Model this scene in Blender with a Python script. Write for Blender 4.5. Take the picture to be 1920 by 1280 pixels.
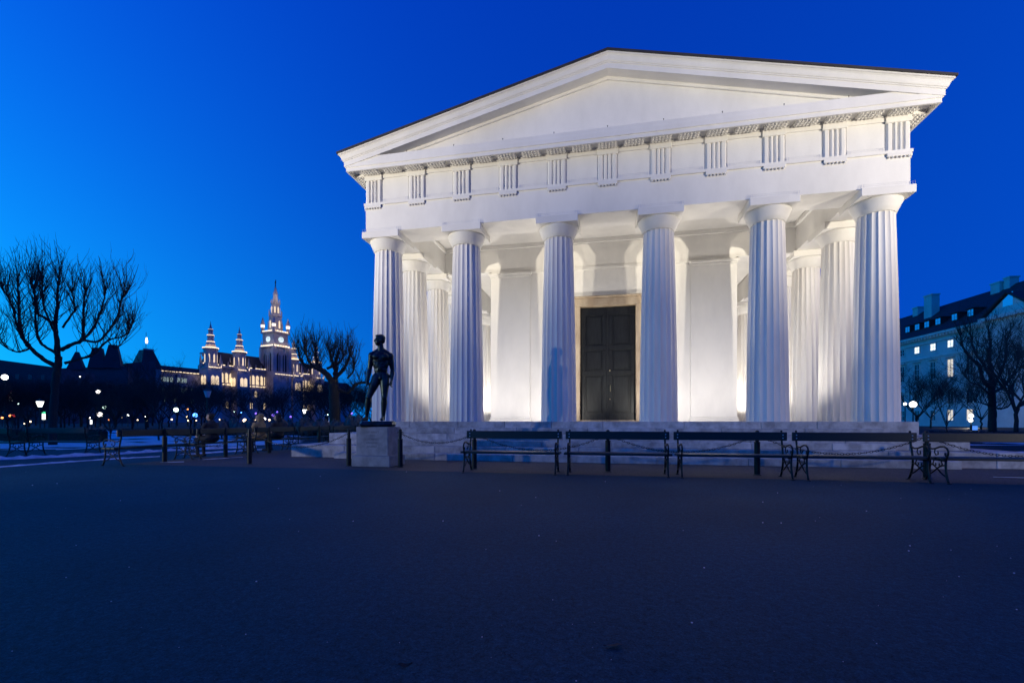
import bpy, bmesh, math, random
from mathutils import Vector, Matrix, noise
R = math.radians
random.seed(7)
scene = bpy.context.scene
for o in list(bpy.data.objects): bpy.data.objects.remove(o)
COL = scene.collection

# ------------------------------------------------------------------ camera
EYE = 1.09                      # camera height above the ground
F = 880.5                       # focal length in photograph pixels (1920 wide)
YAW = -0.2016
CX, CY = 0.012, -14.206
FW = Vector((math.sin(YAW), math.cos(YAW))); RT = Vector((math.cos(YAW), -math.sin(YAW)))
HZ = 788.7                      # horizon row in the photograph
cam_d = bpy.data.cameras.new('camera'); cam = bpy.data.objects.new('camera', cam_d); COL.objects.link(cam)
cam.location = (CX, CY, EYE); cam.rotation_euler = (R(90), 0, -YAW)
cam_d.sensor_width = 36; cam_d.lens = F/1920*36; cam_d.shift_y = (HZ-640)/1920
cam_d.clip_start = .05; cam_d.clip_end = 6000
scene.camera = cam

# ------------------------------------------------------------------ sky (blue hour)
w = bpy.data.worlds.new('World'); scene.world = w; w.use_nodes = True
nt = w.node_tree; nt.nodes.clear()
def wn(t, **k):
    n = nt.nodes.new(t)
    for a, b in k.items(): setattr(n, a, b)
    return n
def wmath(op, a, b=None):
    n = wn('ShaderNodeMath', operation=op)
    for i, v in enumerate((a, b)):
        if v is None: continue
        if isinstance(v, (int, float)): n.inputs[i].default_value = v
        else: nt.links.new(v, n.inputs[i])
    return n.outputs[0]
tc = wn('ShaderNodeTexCoord')
sx = wn('ShaderNodeSeparateXYZ'); nt.links.new(tc.outputs['Generated'], sx.inputs[0])
# after-glow: brighter towards the west (the photograph's left), darker towards the zenith
dg = wn('ShaderNodeVectorMath', operation='DOT_PRODUCT'); nt.links.new(tc.outputs['Generated'], dg.inputs[0])
dg.inputs[1].default_value = (-RT.x, -RT.y, 0)
T = wmath('MINIMUM', wmath('MAXIMUM', dg.outputs['Value'], -.9), .85); E_ = wmath('MAXIMUM', sx.outputs['Z'], 0.0)
TE = wmath('MULTIPLY', T, E_); TT = wmath('MULTIPLY', T, T)
def chan(a, b, c, d, e):
    s = wmath('ADD', wmath('ADD', wmath('MULTIPLY', T, b), wmath('MULTIPLY', E_, c)), wmath('ADD', wmath('MULTIPLY', TE, d), wmath('ADD', wmath('MULTIPLY', TT, e), a)))
    return wmath('EXPONENT', s)
cg = wn('ShaderNodeCombineXYZ'); gch = chan(-2.142, 1.322, -1.454, -1.261, 1.128)
nt.links.new(wmath('MULTIPLY', gch, 0.010), cg.inputs[0])
nt.links.new(gch, cg.inputs[1])
nt.links.new(chan(-.546, .45, -.278, -.154, .652), cg.inputs[2])
bg = wn('ShaderNodeBackground'); bg.inputs['Strength'].default_value = 1.0
nt.links.new(cg.outputs[0], bg.inputs['Color'])
wo = wn('ShaderNodeOutputWorld'); nt.links.new(bg.outputs[0], wo.inputs['Surface'])
scene.view_settings.view_transform = 'Standard'; scene.view_settings.look = 'None'
scene.view_settings.exposure = 0.0; scene.view_settings.gamma = 1.0
scene.render.engine = 'CYCLES'
scene.cycles.use_denoising = True
scene.cycles.max_bounces = 6; scene.cycles.diffuse_bounces = 3; scene.cycles.glossy_bounces = 3
scene.cycles.sample_clamp_indirect = 4.0

# ------------------------------------------------------------------ positions from the photograph
def cw(x, z):                    # camera-space (right, forward) in metres -> world XY
    return (CX + RT.x*x + FW.x*z, CY + RT.y*x + FW.y*z)
def at(px, z):                   # photograph column at forward distance z
    return cw((px-960)/F*z, z)
def gnd(px, py):                 # point of the ground
    z = F*EYE/(py-HZ); return at(px, z)
def hz(py, z): return EYE + (HZ-py)*z/F
def onY(px, Y):
    u = (px-960)/F; d = RT*u+FW; t = (Y-CY)/d.y; return CX+t*d.x

# ------------------------------------------------------------------ materials
MATS = {}
def mat(name, col, rough=.7, metal=0.0, noise_amt=0.0, nscale=3.0, col2=None, stretch=None, bump=0.0, bscale=40.0, spec=.5, emit=None, estr=0.0, coord='Object', detail=6.0):
    if name in MATS: return MATS[name]
    m = bpy.data.materials.new(name); m.use_nodes = True; t = m.node_tree
    p = t.nodes['Principled BSDF']
    p.inputs['Base Color'].default_value = (*col, 1); p.inputs['Roughness'].default_value = rough
    p.inputs['Metallic'].default_value = metal; p.inputs['Specular IOR Level'].default_value = spec
    if emit:
        p.inputs['Emission Color'].default_value = (*emit, 1); p.inputs['Emission Strength'].default_value = estr
    tcn = t.nodes.new('ShaderNodeTexCoord'); mp = t.nodes.new('ShaderNodeMapping')
    t.links.new(tcn.outputs[coord], mp.inputs[0])
    if stretch: mp.inputs['Scale'].default_value = stretch
    if noise_amt > 0 or col2:
        n = t.nodes.new('ShaderNodeTexNoise'); n.inputs['Scale'].default_value = nscale; n.inputs['Detail'].default_value = detail
        n.inputs['Roughness'].default_value = .62
        t.links.new(mp.outputs[0], n.inputs['Vector'])
        cr = t.nodes.new('ShaderNodeValToRGB')
        c2 = col2 or tuple(c*(1-noise_amt) for c in col)
        cr.color_ramp.elements[0].position = .36; cr.color_ramp.elements[0].color = (*c2, 1)
        cr.color_ramp.elements[1].position = .62; cr.color_ramp.elements[1].color = (*col, 1)
        t.links.new(n.outputs['Fac'], cr.inputs[0]); t.links.new(cr.outputs[0], p.inputs['Base Color'])
    if bump > 0:
        n2 = t.nodes.new('ShaderNodeTexNoise'); n2.inputs['Scale'].default_value = bscale; n2.inputs['Detail'].default_value = 4
        t.links.new(tcn.outputs[coord], n2.inputs['Vector'])
        b = t.nodes.new('ShaderNodeBump'); b.inputs['Strength'].default_value = bump; b.inputs['Distance'].default_value = .02
        t.links.new(n2.outputs['Fac'], b.inputs['Height']); t.links.new(b.outputs[0], p.inputs['Normal'])
    MATS[name] = m
    return m
M_white = mat('white_lime_paint', (.765, .745, .70), .65, noise_amt=.12, nscale=.9, stretch=(1, 1, .45), bump=.10, bscale=18, detail=9)
M_col = mat('column_paint', (.765, .745, .70), .62, col2=(.67, .63, .575), nscale=1.3, stretch=(2.2, 2.2, .28), bump=.05, bscale=25)
M_step = mat('limestone_steps', (.56, .54, .53), .8, col2=(.30, .29, .285), nscale=3.4, bump=.25, bscale=22)
def vary(m, lo, hi):            # each stone its own tone
    t = m.node_tree; p = t.nodes['Principled BSDF']; src = p.inputs['Base Color'].links[0].from_socket
    oi = t.nodes.new('ShaderNodeObjectInfo'); mr = t.nodes.new('ShaderNodeMapRange'); mr.inputs[3].default_value = lo; mr.inputs[4].default_value = hi
    mx = t.nodes.new('ShaderNodeMix'); mx.data_type = 'RGBA'; mx.blend_type = 'MULTIPLY'; mx.inputs[0].default_value = 1
    t.links.new(oi.outputs['Random'], mr.inputs[0]); t.links.new(src, mx.inputs[6]); t.links.new(mr.outputs[0], mx.inputs[7]); t.links.new(mx.outputs[2], p.inputs['Base Color'])
vary(M_step, .78, 1.06)
M_plinth = mat('plinth_limestone', (.36, .35, .335), .85, col2=(.24, .235, .225), nscale=4, bump=.3, bscale=40)
M_roof = mat('roof_sheet', (.035, .032, .032), .6, noise_amt=.3, nscale=2)
M_frame = mat('travertine_frame', (.52, .42, .29), .6, col2=(.36, .27, .18), nscale=2.2, stretch=(1, 1, .5))
M_door = mat('bronze_door', (.022, .025, .022), .42, metal=.35, col2=(.012, .012, .011), nscale=5, stretch=(3, 3, .5), bump=.15, bscale=30)
M_brass = mat('brass_fitting', (.5, .42, .25), .35, metal=1)
M_bronze = mat('statue_bronze', (.045, .066, .062), .32, metal=.75, col2=(.02, .030, .032), nscale=6, bump=.12, bscale=35)
M_iron = mat('cast_iron', (.012, .014, .014), .38, metal=.3, noise_amt=.3, nscale=20, bump=.1, bscale=60)
M_green = mat('bench_green_paint', (.010, .022, .022), .40, col2=(.018, .026, .024), nscale=5, stretch=(.4, 6, 6), bump=.12, bscale=30)
M_litwood = mat('bench_lit_wood', (.085, .07, .055), .6, col2=(.04, .035, .03), nscale=6, stretch=(.5, 8, 8), bump=.15, bscale=30)  # paler wood: the light on this bench is put into the colour
M_bolt = mat('galvanised_bolt', (.55, .56, .58), .35, metal=.9)
M_snow = mat('old_snow', (.80, .82, .84), .75, col2=(.55, .57, .60), nscale=3.5, bump=.5, bscale=14)
M_bark = mat('bark', (.035, .030, .027), .9, noise_amt=.4, nscale=8, stretch=(3, 3, .6), bump=.5, bscale=25)
M_barkl = mat('bark_young', (.07, .06, .055), .9, noise_amt=.4, nscale=8, bump=.3, bscale=25)
M_twig = mat('twigs', (.028, .022, .021), .9)
M_twigr = mat('twigs_reddish', (.055, .034, .030), .9)
M_hedge = mat('hedge_leaves', (.016, .024, .014), .8, noise_amt=.5, nscale=10)
M_sack = mat('burlap', (.13, .115, .10), .9, col2=(.06, .055, .05), nscale=7, bump=.4)
M_rstone = mat('cityhall_stone', (.50, .46, .45), .8, noise_amt=.25, nscale=.15)
M_rroof = mat('cityhall_roof', (.028, .030, .036), .6, noise_amt=.3, nscale=.2)
M_rlit = mat('cityhall_window_light', (.9, .8, .6), .5, emit=(1, .74, .38), estr=1.0)
M_rlitg = mat('cityhall_office_light', (.8, .9, .7), .5, emit=(.72, .9, .62), estr=.45)
M_clock = mat('clock_face_light', (.85, .9, .85), .5, emit=(.72, .9, .8), estr=.9)
M_lampw = mat('cityhall_gallery_lamp', (1, .9, .7), .5, emit=(1, .76, .42), estr=1.7)
M_bstone = mat('palace_render', (.62, .61, .58), .85, noise_amt=.2, nscale=.35)
M_btrim = mat('palace_trim', (.70, .68, .64), .8, noise_amt=.2, nscale=.6)
M_broof = mat('palace_roof_tiles', (.030, .028, .030), .75, noise_amt=.4, nscale=1.2)
M_bglass = mat('dark_window_glass', (.02, .025, .03), .08, spec=.9)
M_skyglass = mat('dormer_window_glass', (.75, .8, .82), .05, metal=1.0)
M_blit = mat('lit_window', (.9, .9, .8), .5, emit=(.86, .92, .80), estr=1.3)
M_blitw = mat('lit_window_warm', (.9, .8, .6), .5, emit=(1, .82, .52), estr=.75)
M_dark = mat('far_building_render', (.10, .10, .105), .9, noise_amt=.3, nscale=.1)
M_lampbody = mat('lamp_iron', (.02, .025, .024), .5, metal=.2)
M_milk = mat('milk_glass_off', (.55, .57, .58), .3)
def glow(name, col, s): return mat(name, (.9, .9, .9), .5, emit=col, estr=s)
G_white = glow('lamp_white', (1, .93, .84), 6); G_warm = glow('lamp_warm', (1, .72, .42), 4.5); G_green = glow('lamp_mercury', (.70, 1, .82), 5)
G_blue = glow('lamp_blue', (.08, .30, 1), 5); G_orange = glow('lamp_orange', (1, .30, .04), 4.5); G_red = glow('lamp_red', (1, .06, .03), 4)
G_violet = glow('lamp_violet', (.25, .12, .9), 2.2); G_park = glow('lantern_glass_lit', (.98, 1, .88), 3.0); G_sun = glow('lamp_bright', (1, .93, .80), 12)
G_signw = glow('sign_white', (.95, .95, .9), 2.0); G_signr = glow('sign_red', (1, .08, .08), 1.3); G_signg = glow('sign_green', (.05, .7, .25), 1.4); G_signb = glow('sign_blue', (.10, .30, .85), .9)

# asphalt with grain, faint patches and bright specks
def asphalt(name, base, dark, speck):
    m = bpy.data.materials.new(name); m.use_nodes = True; t = m.node_tree; p = t.nodes['Principled BSDF']
    g = t.nodes.new('ShaderNodeNewGeometry')
    def nz(scale, detail=5, rough=.6):
        n = t.nodes.new('ShaderNodeTexNoise'); n.inputs['Scale'].default_value = scale; n.inputs['Detail'].default_value = detail; n.inputs['Roughness'].default_value = rough
        t.links.new(g.outputs['Position'], n.inputs['Vector']); return n
    def ramp(src, a, b, ca, cb):
        r = t.nodes.new('ShaderNodeValToRGB'); r.color_ramp.elements[0].position = a; r.color_ramp.elements[1].position = b
        r.color_ramp.elements[0].color = (*ca, 1); r.color_ramp.elements[1].color = (*cb, 1); t.links.new(src, r.inputs[0]); return r.outputs[0]
    def mix(a, b, f, mode='MIX'):
        n = t.nodes.new('ShaderNodeMix'); n.data_type = 'RGBA'; n.blend_type = mode
        if isinstance(f, float): n.inputs[0].default_value = f
        else: t.links.new(f, n.inputs[0])
        t.links.new(a, n.inputs[6]); t.links.new(b, n.inputs[7]); return n.outputs[2]
    big = ramp(nz(.38, 8, .68).outputs['Fac'], .36, .66, dark, base)
    fine = ramp(nz(95, 3, .8).outputs['Fac'], .32, .68, (.12, .12, .12), (1.25, 1.25, 1.25))
    mid = ramp(nz(22, 4, .75).outputs['Fac'], .34, .66, (.45, .45, .45), (1.3, 1.3, 1.3))
    c = mix(mix(big, fine, .85, 'MULTIPLY'), mid, .8, 'MULTIPLY')
    v = t.nodes.new('ShaderNodeTexVoronoi'); v.inputs['Scale'].default_value = 26; t.links.new(g.outputs['Position'], v.inputs['Vector'])
    sp = ramp(v.outputs['Distance'], .05, .11, (1, 1, 1), (0, 0, 0))
    gate = ramp(nz(6, 2).outputs['Fac'], .58, .66, (0, 0, 0), (1, 1, 1))
    gm = mix(sp, gate, 1.0, 'MULTIPLY')
    rgb = t.nodes.new('ShaderNodeRGB'); rgb.outputs[0].default_value = (*speck, 1)
    t.links.new(mix(c, rgb.outputs[0], gm), p.inputs['Base Color'])
    p.inputs['Roughness'].default_value = .72; p.inputs['Specular IOR Level'].default_value = .22
    b = t.nodes.new('ShaderNodeBump'); b.inputs['Strength'].default_value = .9; b.inputs['Distance'].default_value = .02
    t.links.new(nz(48, 6, .8).outputs['Fac'], b.inputs['Height']); t.links.new(b.outputs[0], p.inputs['Normal'])
    return m
M_asphalt = asphalt('plaza_asphalt', (.014, .094, .128), (.009, .066, .090), (.20, .27, .30))  # blue tint put into the colour to offset warm light off the facade
M_gravel = asphalt('temple_surround', (.185, .160, .140), (.125, .108, .095), (.28, .26, .24))
M_soil = asphalt('park_ground', (.06, .055, .045), (.03, .03, .024), (.10, .09, .08))

# ------------------------------------------------------------------ mesh building
class MB:
    def __init__(s): s.v = []; s.f = []
    def add(s, vs, fs):
        n = len(s.v); s.v += [tuple(v) for v in vs]; s.f += [tuple(i+n for i in f) for f in fs]; return s
    def box(s, x0, x1, y0, y1, z0, z1):
        return s.add([(x0,y0,z0),(x1,y0,z0),(x1,y1,z0),(x0,y1,z0),(x0,y0,z1),(x1,y0,z1),(x1,y1,z1),(x0,y1,z1)],
                     [(0,3,2,1),(4,5,6,7),(0,1,5,4),(1,2,6,5),(2,3,7,6),(3,0,4,7)])
    def cbox(s, x0, x1, y0, y1, z0, z1, b=.01):      # box with chamfered edges
        vs = []; 
        for z, i in ((z0, b), (z0+b, 0), (z1-b, 0), (z1, b)):
            vs += [(x0+i+ (0 if i else b), y0+i, z), (x1-i-(0 if i else b), y0+i, z), (x1-i, y0+i+(0 if i else b), z), (x1-i, y1-i-(0 if i else b), z),
                   (x1-i-(0 if i else b), y1-i, z), (x0+i+(0 if i else b), y1-i, z), (x0+i, y1-i-(0 if i else b), z), (x0+i, y0+i+(0 if i else b), z)]
        fs = [tuple(range(7, -1, -1)), tuple(range(24, 32))]
        for k in range(3):
            for j in range(8): fs.append((k*8+j, k*8+(j+1) % 8, k*8+8+(j+1) % 8, k*8+8+j))
        return s.add(vs, fs)
    def prism(s, pts, y0, y1):                        # polygon in XZ (counter-clockwise seen from -Y) extruded along Y
        n = len(pts)
        vs = [(x, y0, z) for x, z in pts] + [(x, y1, z) for x, z in pts]
        return s.add(vs, [tuple(range(n)), tuple(range(2*n-1, n-1, -1))] + [(i, i+n, (i+1) % n+n, (i+1) % n) for i in range(n)])
    def lathe(s, prof, n=16, cx=0, cy=0, rot=0.0, caps=True):
        vs = []; fs = []
        for r, z in prof:
            for k in range(n):
                a = rot+2*math.pi*k/n; vs.append((cx+r*math.cos(a), cy+r*math.sin(a), z))
        for i in range(len(prof)-1):
            for k in range(n): fs.append((i*n+k, i*n+(k+1) % n, (i+1)*n+(k+1) % n, (i+1)*n+k))
        if caps: fs.append(tuple(range(n-1, -1, -1))); fs.append(tuple((len(prof)-1)*n+k for k in range(n)))
        return s.add(vs, fs)
    def tube(s, pts, rad, n=6, close=True):
        pts = [Vector(p) for p in pts]; N = len(pts)
        rad = rad if isinstance(rad, (list, tuple)) else [rad]*N
        ref = None; vs = []; fs = []
        for i, p in enumerate(pts):
            d = (pts[min(i+1, N-1)]-pts[max(i-1, 0)])
            d = d.normalized() if d.length > 1e-9 else Vector((0, 0, 1))
            if ref is None: ref = d.orthogonal().normalized()
            ref = ref-d*ref.dot(d)
            ref = ref.normalized() if ref.length > 1e-6 else d.orthogonal().normalized()
            b = d.cross(ref)
            for k in range(n):
                a = 2*math.pi*k/n; vs.append(p+(ref*math.cos(a)+b*math.sin(a))*rad[i])
        for i in range(N-1):
            for k in range(n): fs.append((i*n+k, i*n+(k+1) % n, (i+1)*n+(k+1) % n, (i+1)*n+k))
        if close: fs.append(tuple(range(n-1, -1, -1))); fs.append(tuple((N-1)*n+k for k in range(n)))
        return s.add(vs, fs)
    def ball(s, c, r, n=10, m=6, sc=(1, 1, 1)):
        prof = [(r*math.sin(math.pi*i/m)+1e-5, -r*math.cos(math.pi*i/m)) for i in range(m+1)]
        t = MB().lathe(prof, n)
        return s.add([(c[0]+x*sc[0], c[1]+y*sc[1], c[2]+z*sc[2]) for x, y, z in t.v], t.f)
    def mesh(s, name):
        me = bpy.data.meshes.new(name); me.from_pydata(s.v, [], s.f); me.update(); return me
    def build(s, name, m, parent=None, smooth=False, loc=None, rz=0.0):
        return put(name, s.mesh(name), m, parent, smooth, loc, rz)
def put(name, me, m, parent=None, smooth=False, loc=None, rz=0.0):
    if m is not None and not me.materials: me.materials.append(m)
    if smooth:
        for p in me.polygons: p.use_smooth = True
    o = bpy.data.objects.new(name, me); COL.objects.link(o)
    if parent: o.parent = parent
    if loc: o.location = loc
    if rz: o.rotation_euler = (0, 0, rz)
    return o
def tag(o, label=None, cat=None, group=None, kind=None):
    if label: o['label'] = label
    if cat: o['category'] = cat
    if group: o['group'] = group
    if kind: o['kind'] = kind
    return o
def thing(name, label, cat, loc=(0, 0, 0), rz=0.0, group=None):
    o = bpy.data.objects.new(name, None); COL.objects.link(o); o.empty_display_size = .2
    o.location = loc; o.rotation_euler = (0, 0, rz); return tag(o, label, cat, group)
def group_of(parent, name, loc=(0, 0, 0), rz=0.0):     # a part made of sub-parts
    o = bpy.data.objects.new(name, None); COL.objects.link(o); o.parent = parent; o.location = loc; o.rotation_euler = (0, 0, rz); o.empty_display_size = .1; return o
def copy_tree(src, loc, rz=0.0, label=None, sc=None):
    def cp(o, par):
        c = o.copy(); COL.objects.link(c); c.parent = par
        for ch in [x for x in KIDS.get(o.name, [])]: cp(ch, c)
        return c
    KIDS = {}
    for x in bpy.data.objects:
        if x.parent: KIDS.setdefault(x.parent.name, []).append(x)
    r = cp(src, None); r.location = loc; r.rotation_euler = (0, 0, rz)
    if sc: r.scale = (sc, sc, sc)
    if label: r['label'] = label
    return r

# ------------------------------------------------------------------ ground
Z0 = 1.07                         # top of the stylobate
def sheet(name, pts, z, m, kind='structure'):
    b = MB().add([(x, y, z) for x, y in pts], [tuple(range(len(pts)))])
    return tag(b.build(name, m), kind=kind)
sheet('ground', [(-2500, -900), (2500, -900), (2500, 2500), (-2500, 2500)], 0.0, M_soil)
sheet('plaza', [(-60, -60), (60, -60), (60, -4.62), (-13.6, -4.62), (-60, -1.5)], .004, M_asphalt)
sheet('pavement', [(-11.9, -4.62), (14, -4.62), (14, 40), (-11.9, 40)], .0045, M_gravel)
# side path on the left that runs along the temple's flank
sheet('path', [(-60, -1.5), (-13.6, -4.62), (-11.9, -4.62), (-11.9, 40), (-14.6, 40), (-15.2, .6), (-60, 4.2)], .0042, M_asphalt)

# ------------------------------------------------------------------ temple
S = 2.9; XC = 2.5*S-.2514; AW = .5235; RB, RTOP = .536, .429
H_NECK, H_AB, H_AT = EYE+5.42, EYE+5.758, EYE+5.96
H_TR0, H_TR1 = EYE+6.875, EYE+7.74
LEN = 22.0                         # distance between front and rear column axes
temple = thing('temple', 'white floodlit Doric temple with six front columns, pediment and dark door', 'temple', (0, 0, 0))

# steps: three large courses, each halved by a smaller stair in front
def course(x1, y0, z1, h, ylen, yi, xi, tag_side=True):
    st = group_of(temple, 'step')
    rnd = random.Random(int(x1*100+z1*1000))
    def blocks(a, b, f):
        x = a
        while x < b-.01:
            l = rnd.uniform(1.25, 2.3)
            if b-(x+l) < .7: l = b-x
            f(x+.004, x+l-.004); x += l
    blocks(-x1, x1, lambda a, b: MB().cbox(a, b, y0, yi, z1-h, z1, .013).build('stone_block', M_step, st))
    if ylen:
        for sgn in (-1, 1):
            blocks(yi, ylen, lambda a, b: (MB().cbox(min(sgn*x1, sgn*xi), max(sgn*x1, sgn*xi), a, b, z1-h, z1, .013)).build('stone_block', M_step, st))
course(XC+.65, -.65, Z0, .355, LEN+.65, .9, XC-.9)
course(XC+1.42, -1.15, Z0-.357, .342, LEN+1.15, -.64, XC+.64)
course(XC+2.40, -1.60, Z0-.701, .369, LEN+1.6, -1.14, XC+1.41)
course(6.75, -.90, Z0-.18, .176, 0, -.652, 0)
course(6.75, -1.38, Z0-.532, .168, 0, -1.152, 0)
course(7.75, -1.95, Z0-.885, .185, 0, -1.602, 0)
# porch floor of large slabs
fl = group_of(temple, 'floor')
for i in range(10):
    for j in range(3):
        MB().cbox(-6.05+i*1.21+.003, -6.05+(i+1)*1.21-.003, .902+j*1.02, .902+(j+1)*1.02-.005, Z0-.2, Z0-.002, .004).build('floor_slab', M_step, fl)
MB().box(-XC+.9, XC-.9, 3.97, LEN-.6, Z0-.25, Z0-.004).build('floor_base', M_step, temple)

# columns
def shaft_mesh():
    NF, PF, NR = 20, 6, 9
    vs = []; fs = []; n = NF*PF
    for i in range(NR+1):
        t = i/NR; r = RB+(RTOP-RB)*t+.014*math.sin(math.pi*t)
        for k in range(n):
            s = (k % PF)/PF; a = 2*math.pi*(k/n)
            rr = r*(1-.062*math.sin(math.pi*s)**.8) if s else r
            vs.append((rr*math.cos(a), rr*math.sin(a), Z0+(H_NECK-Z0)*t))
    for i in range(NR):
        for k in range(n): fs.append((i*n+k, i*n+(k+1) % n, (i+1)*n+(k+1) % n, (i+1)*n+k))
    fs.append(tuple(range(n-1, -1, -1))); fs.append(tuple(NR*n+k for k in range(n)))
    me = bpy.data.meshes.new('shaft'); me.from_pydata(vs, [], fs); me.update(); me.materials.append(M_col); return me
ME_shaft = shaft_mesh()
ec = MB().lathe([(.432, H_NECK), (.445, H_NECK), (.445, H_NECK+.018), (.452, H_NECK+.02), (.452, H_NECK+.038), (.462, H_NECK+.045), (.50, H_NECK+.13), (.545, H_NECK+.225), (.578, H_NECK+.29), (.588, H_NECK+.322), (.575, H_AB)], 40)
ME_ech = ec.mesh('echinus'); ME_ech.materials.append(M_white)
for p in ME_ech.polygons: p.use_smooth = len(p.vertices) == 4
ME_aba = MB().cbox(-.613, .613, -.613, .613, H_AB, H_AT, .006).mesh('abacus'); ME_aba.materials.append(M_white)
colpos = [(-XC, 0), (-1.5*S, 0), (-.5*S, 0), (.5*S, 0), (1.5*S, 0), (XC, 0)]
ys = [2.09, 4.50]
while ys[-1] < LEN-3: ys.append(ys[-1]+2.42)
ys = [y for y in ys if y < LEN-1.6]+[LEN]
colpos += [(s*XC, y) for y in ys for s in (-1, 1)]
for i, (x, y) in enumerate(colpos):
    c = group_of(temple, 'column', (x, y, 0), (i % 5)*2*math.pi/20*2)
    put('shaft', ME_shaft, M_col, c)
    e = put('echinus', ME_ech, M_white, c)
    a = put('abacus', ME_aba, M_white, c); a.rotation_euler = (0, 0, -c.rotation_euler.z)

# ring of mouldings round the whole temple: profile (offset from the column axis, height)
def ring(prof, name, m, parent=None, smooth=False, closed=True):
    b = MB(); n = len(prof)
    corners = [(-1, -1), (1, -1), (1, 1), (-1, 1)]
    vs = []
    for cxn, cyn in corners:
        for o, z in prof: vs.append((cxn*(XC+o), -o if cyn < 0 else LEN+o, z))
    fs = []
    for c in range(4):
        d = (c+1) % 4
        for i in range(n if closed else n-1):
            j = (i+1) % n; fs.append((c*n+i, d*n+i, d*n+j, c*n+j))
    b.add(vs, fs); return b.build(name, m, parent or temple, smooth)
arch = ring([(-AW, H_AT), (AW, H_AT), (AW, H_TR0-.075), (AW+.045, H_TR0-.075), (AW+.045, H_TR0), (-AW, H_TR0)], 'architrave', M_white)
ring([(-AW+.04, H_TR0+.001), (AW-.045, H_TR0+.001), (AW-.045, H_TR1+.02), (-AW+.04, H_TR1+.02)], 'frieze_wall', M_white)
cor = ring([(-AW, H_TR1+.021), (AW+.02, H_TR1+.021), (AW+.02, H_TR1+.05), (AW+.06, H_TR1+.07), (.90, EYE+7.835), (.90, EYE+7.725), (.955, EYE+7.725), (.955, EYE+7.83), (.98, EYE+7.838), (.98, EYE+7.975), (.962, EYE+7.985), (.962, EYE+8.11), (.93, EYE+8.12), (-AW, EYE+8.125)], 'cornice', M_white)

# triglyphs, metopes, regulae with guttae, mutules with guttae
TW = .54; TS = (2*(XC+AW-.27))/10
def triglyph_mesh():
    g = .055; q = TW/2
    # plan outline of the fluted face, front at y=-0.06
    y0, y1 = -.06, 0.0
    pts = [(-q, y1), (-q, y0+.035), (-q+.04, y0), (-q+.115, y0), (-q+.155, y0+g), (-q+.195, y0), (-.04, y0), (0, y0+g), (.04, y0), (q-.195, y0), (q-.155, y0+g), (q-.115, y0), (q-.04, y0), (q, y0+.035), (q, y1)]
    zt = H_TR1-.15
    n = len(pts); vs = [(x, y, H_TR0+.002) for x, y in pts]+[(x, y, zt) for x, y in pts]
    b = MB().add(vs, [(i, i+1, n+i+1, n+i) for i in range(n-1)]+[tuple(range(n-1, -1, -1)), tuple(range(n, 2*n))])
    b.cbox(-q-.02, q+.02, -.082, 0, zt+.001, H_TR1+.018, .006)
    return b.mesh('triglyph')
ME_tri = triglyph_mesh(); ME_tri.materials.append(M_white)
mw = TS-TW
ME_met = MB().box(-mw/2+.021, mw/2-.021, -.012, 0, H_TR0+.002, H_TR1-.10).box(-mw/2+.021, mw/2-.021, -.045, 0, H_TR1-.099, H_TR1+.016).mesh('metope'); ME_met.materials.append(M_white)
def regula_mesh():
    b = MB().cbox(-TW/2, TW/2, -.05, 0, H_TR0-.155, H_TR0-.077, .005)
    for k in range(6): b.lathe([(.024, H_TR0-.195), (.018, H_TR0-.154)], 8, -TW/2+.045+k*(TW-.09)/5, -.026)
    return b.mesh('regula')
ME_reg = regula_mesh(); ME_reg.materials.append(M_white)
def mutule_mesh():
    b = MB().box(-TW/2-.005, TW/2+.005, -.335, -.025, EYE+7.748, EYE+7.82)
    for k in range(6):
        for j in range(3): b.lathe([(.027, EYE+7.708), (.021, EYE+7.749)], 6, -TW/2+.045+k*(TW-.09)/5, -.075-j*.105)
    return b.mesh('mutule')
ME_mut = mutule_mesh(); ME_mut.materials.append(M_white)
tri_g = group_of(temple, 'frieze'); mut_g = group_of(temple, 'mutule_row'); reg_g = group_of(temple, 'regula_row')
for k in range(11):
    x = -(XC+AW-.27)+k*TS
    put('triglyph', ME_tri, M_white, tri_g, loc=(x, -AW+.045, 0)); put('regula', ME_reg, M_white, reg_g, loc=(x, -AW-.002, 0))
    if k < 10: put('metope', ME_met, M_white, tri_g, loc=(x+TS/2, -AW+.044, 0))
for k in range(21): put('mutule', ME_mut, M_white, mut_g, loc=(-(XC+AW-.27)+k*TS/2, -AW-.04, 0))
NS = 16; TSS = (LEN+2*AW-.54)/NS
for s in (-1, 1):
    rz = s*math.pi/2
    for k in range(NS+1):
        y = -AW+.27+k*TSS
        put('triglyph', ME_tri, M_white, tri_g, loc=(s*(XC+AW-.045), y, 0), rz=rz); put('regula', ME_reg, M_white, reg_g, loc=(s*(XC+AW+.002), y, 0), rz=rz)
    for k in range(2*NS+1): put('mutule', ME_mut, M_white, mut_g, loc=(s*(XC+AW+.04), -AW+.27+k*TSS/2, 0), rz=rz)

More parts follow.
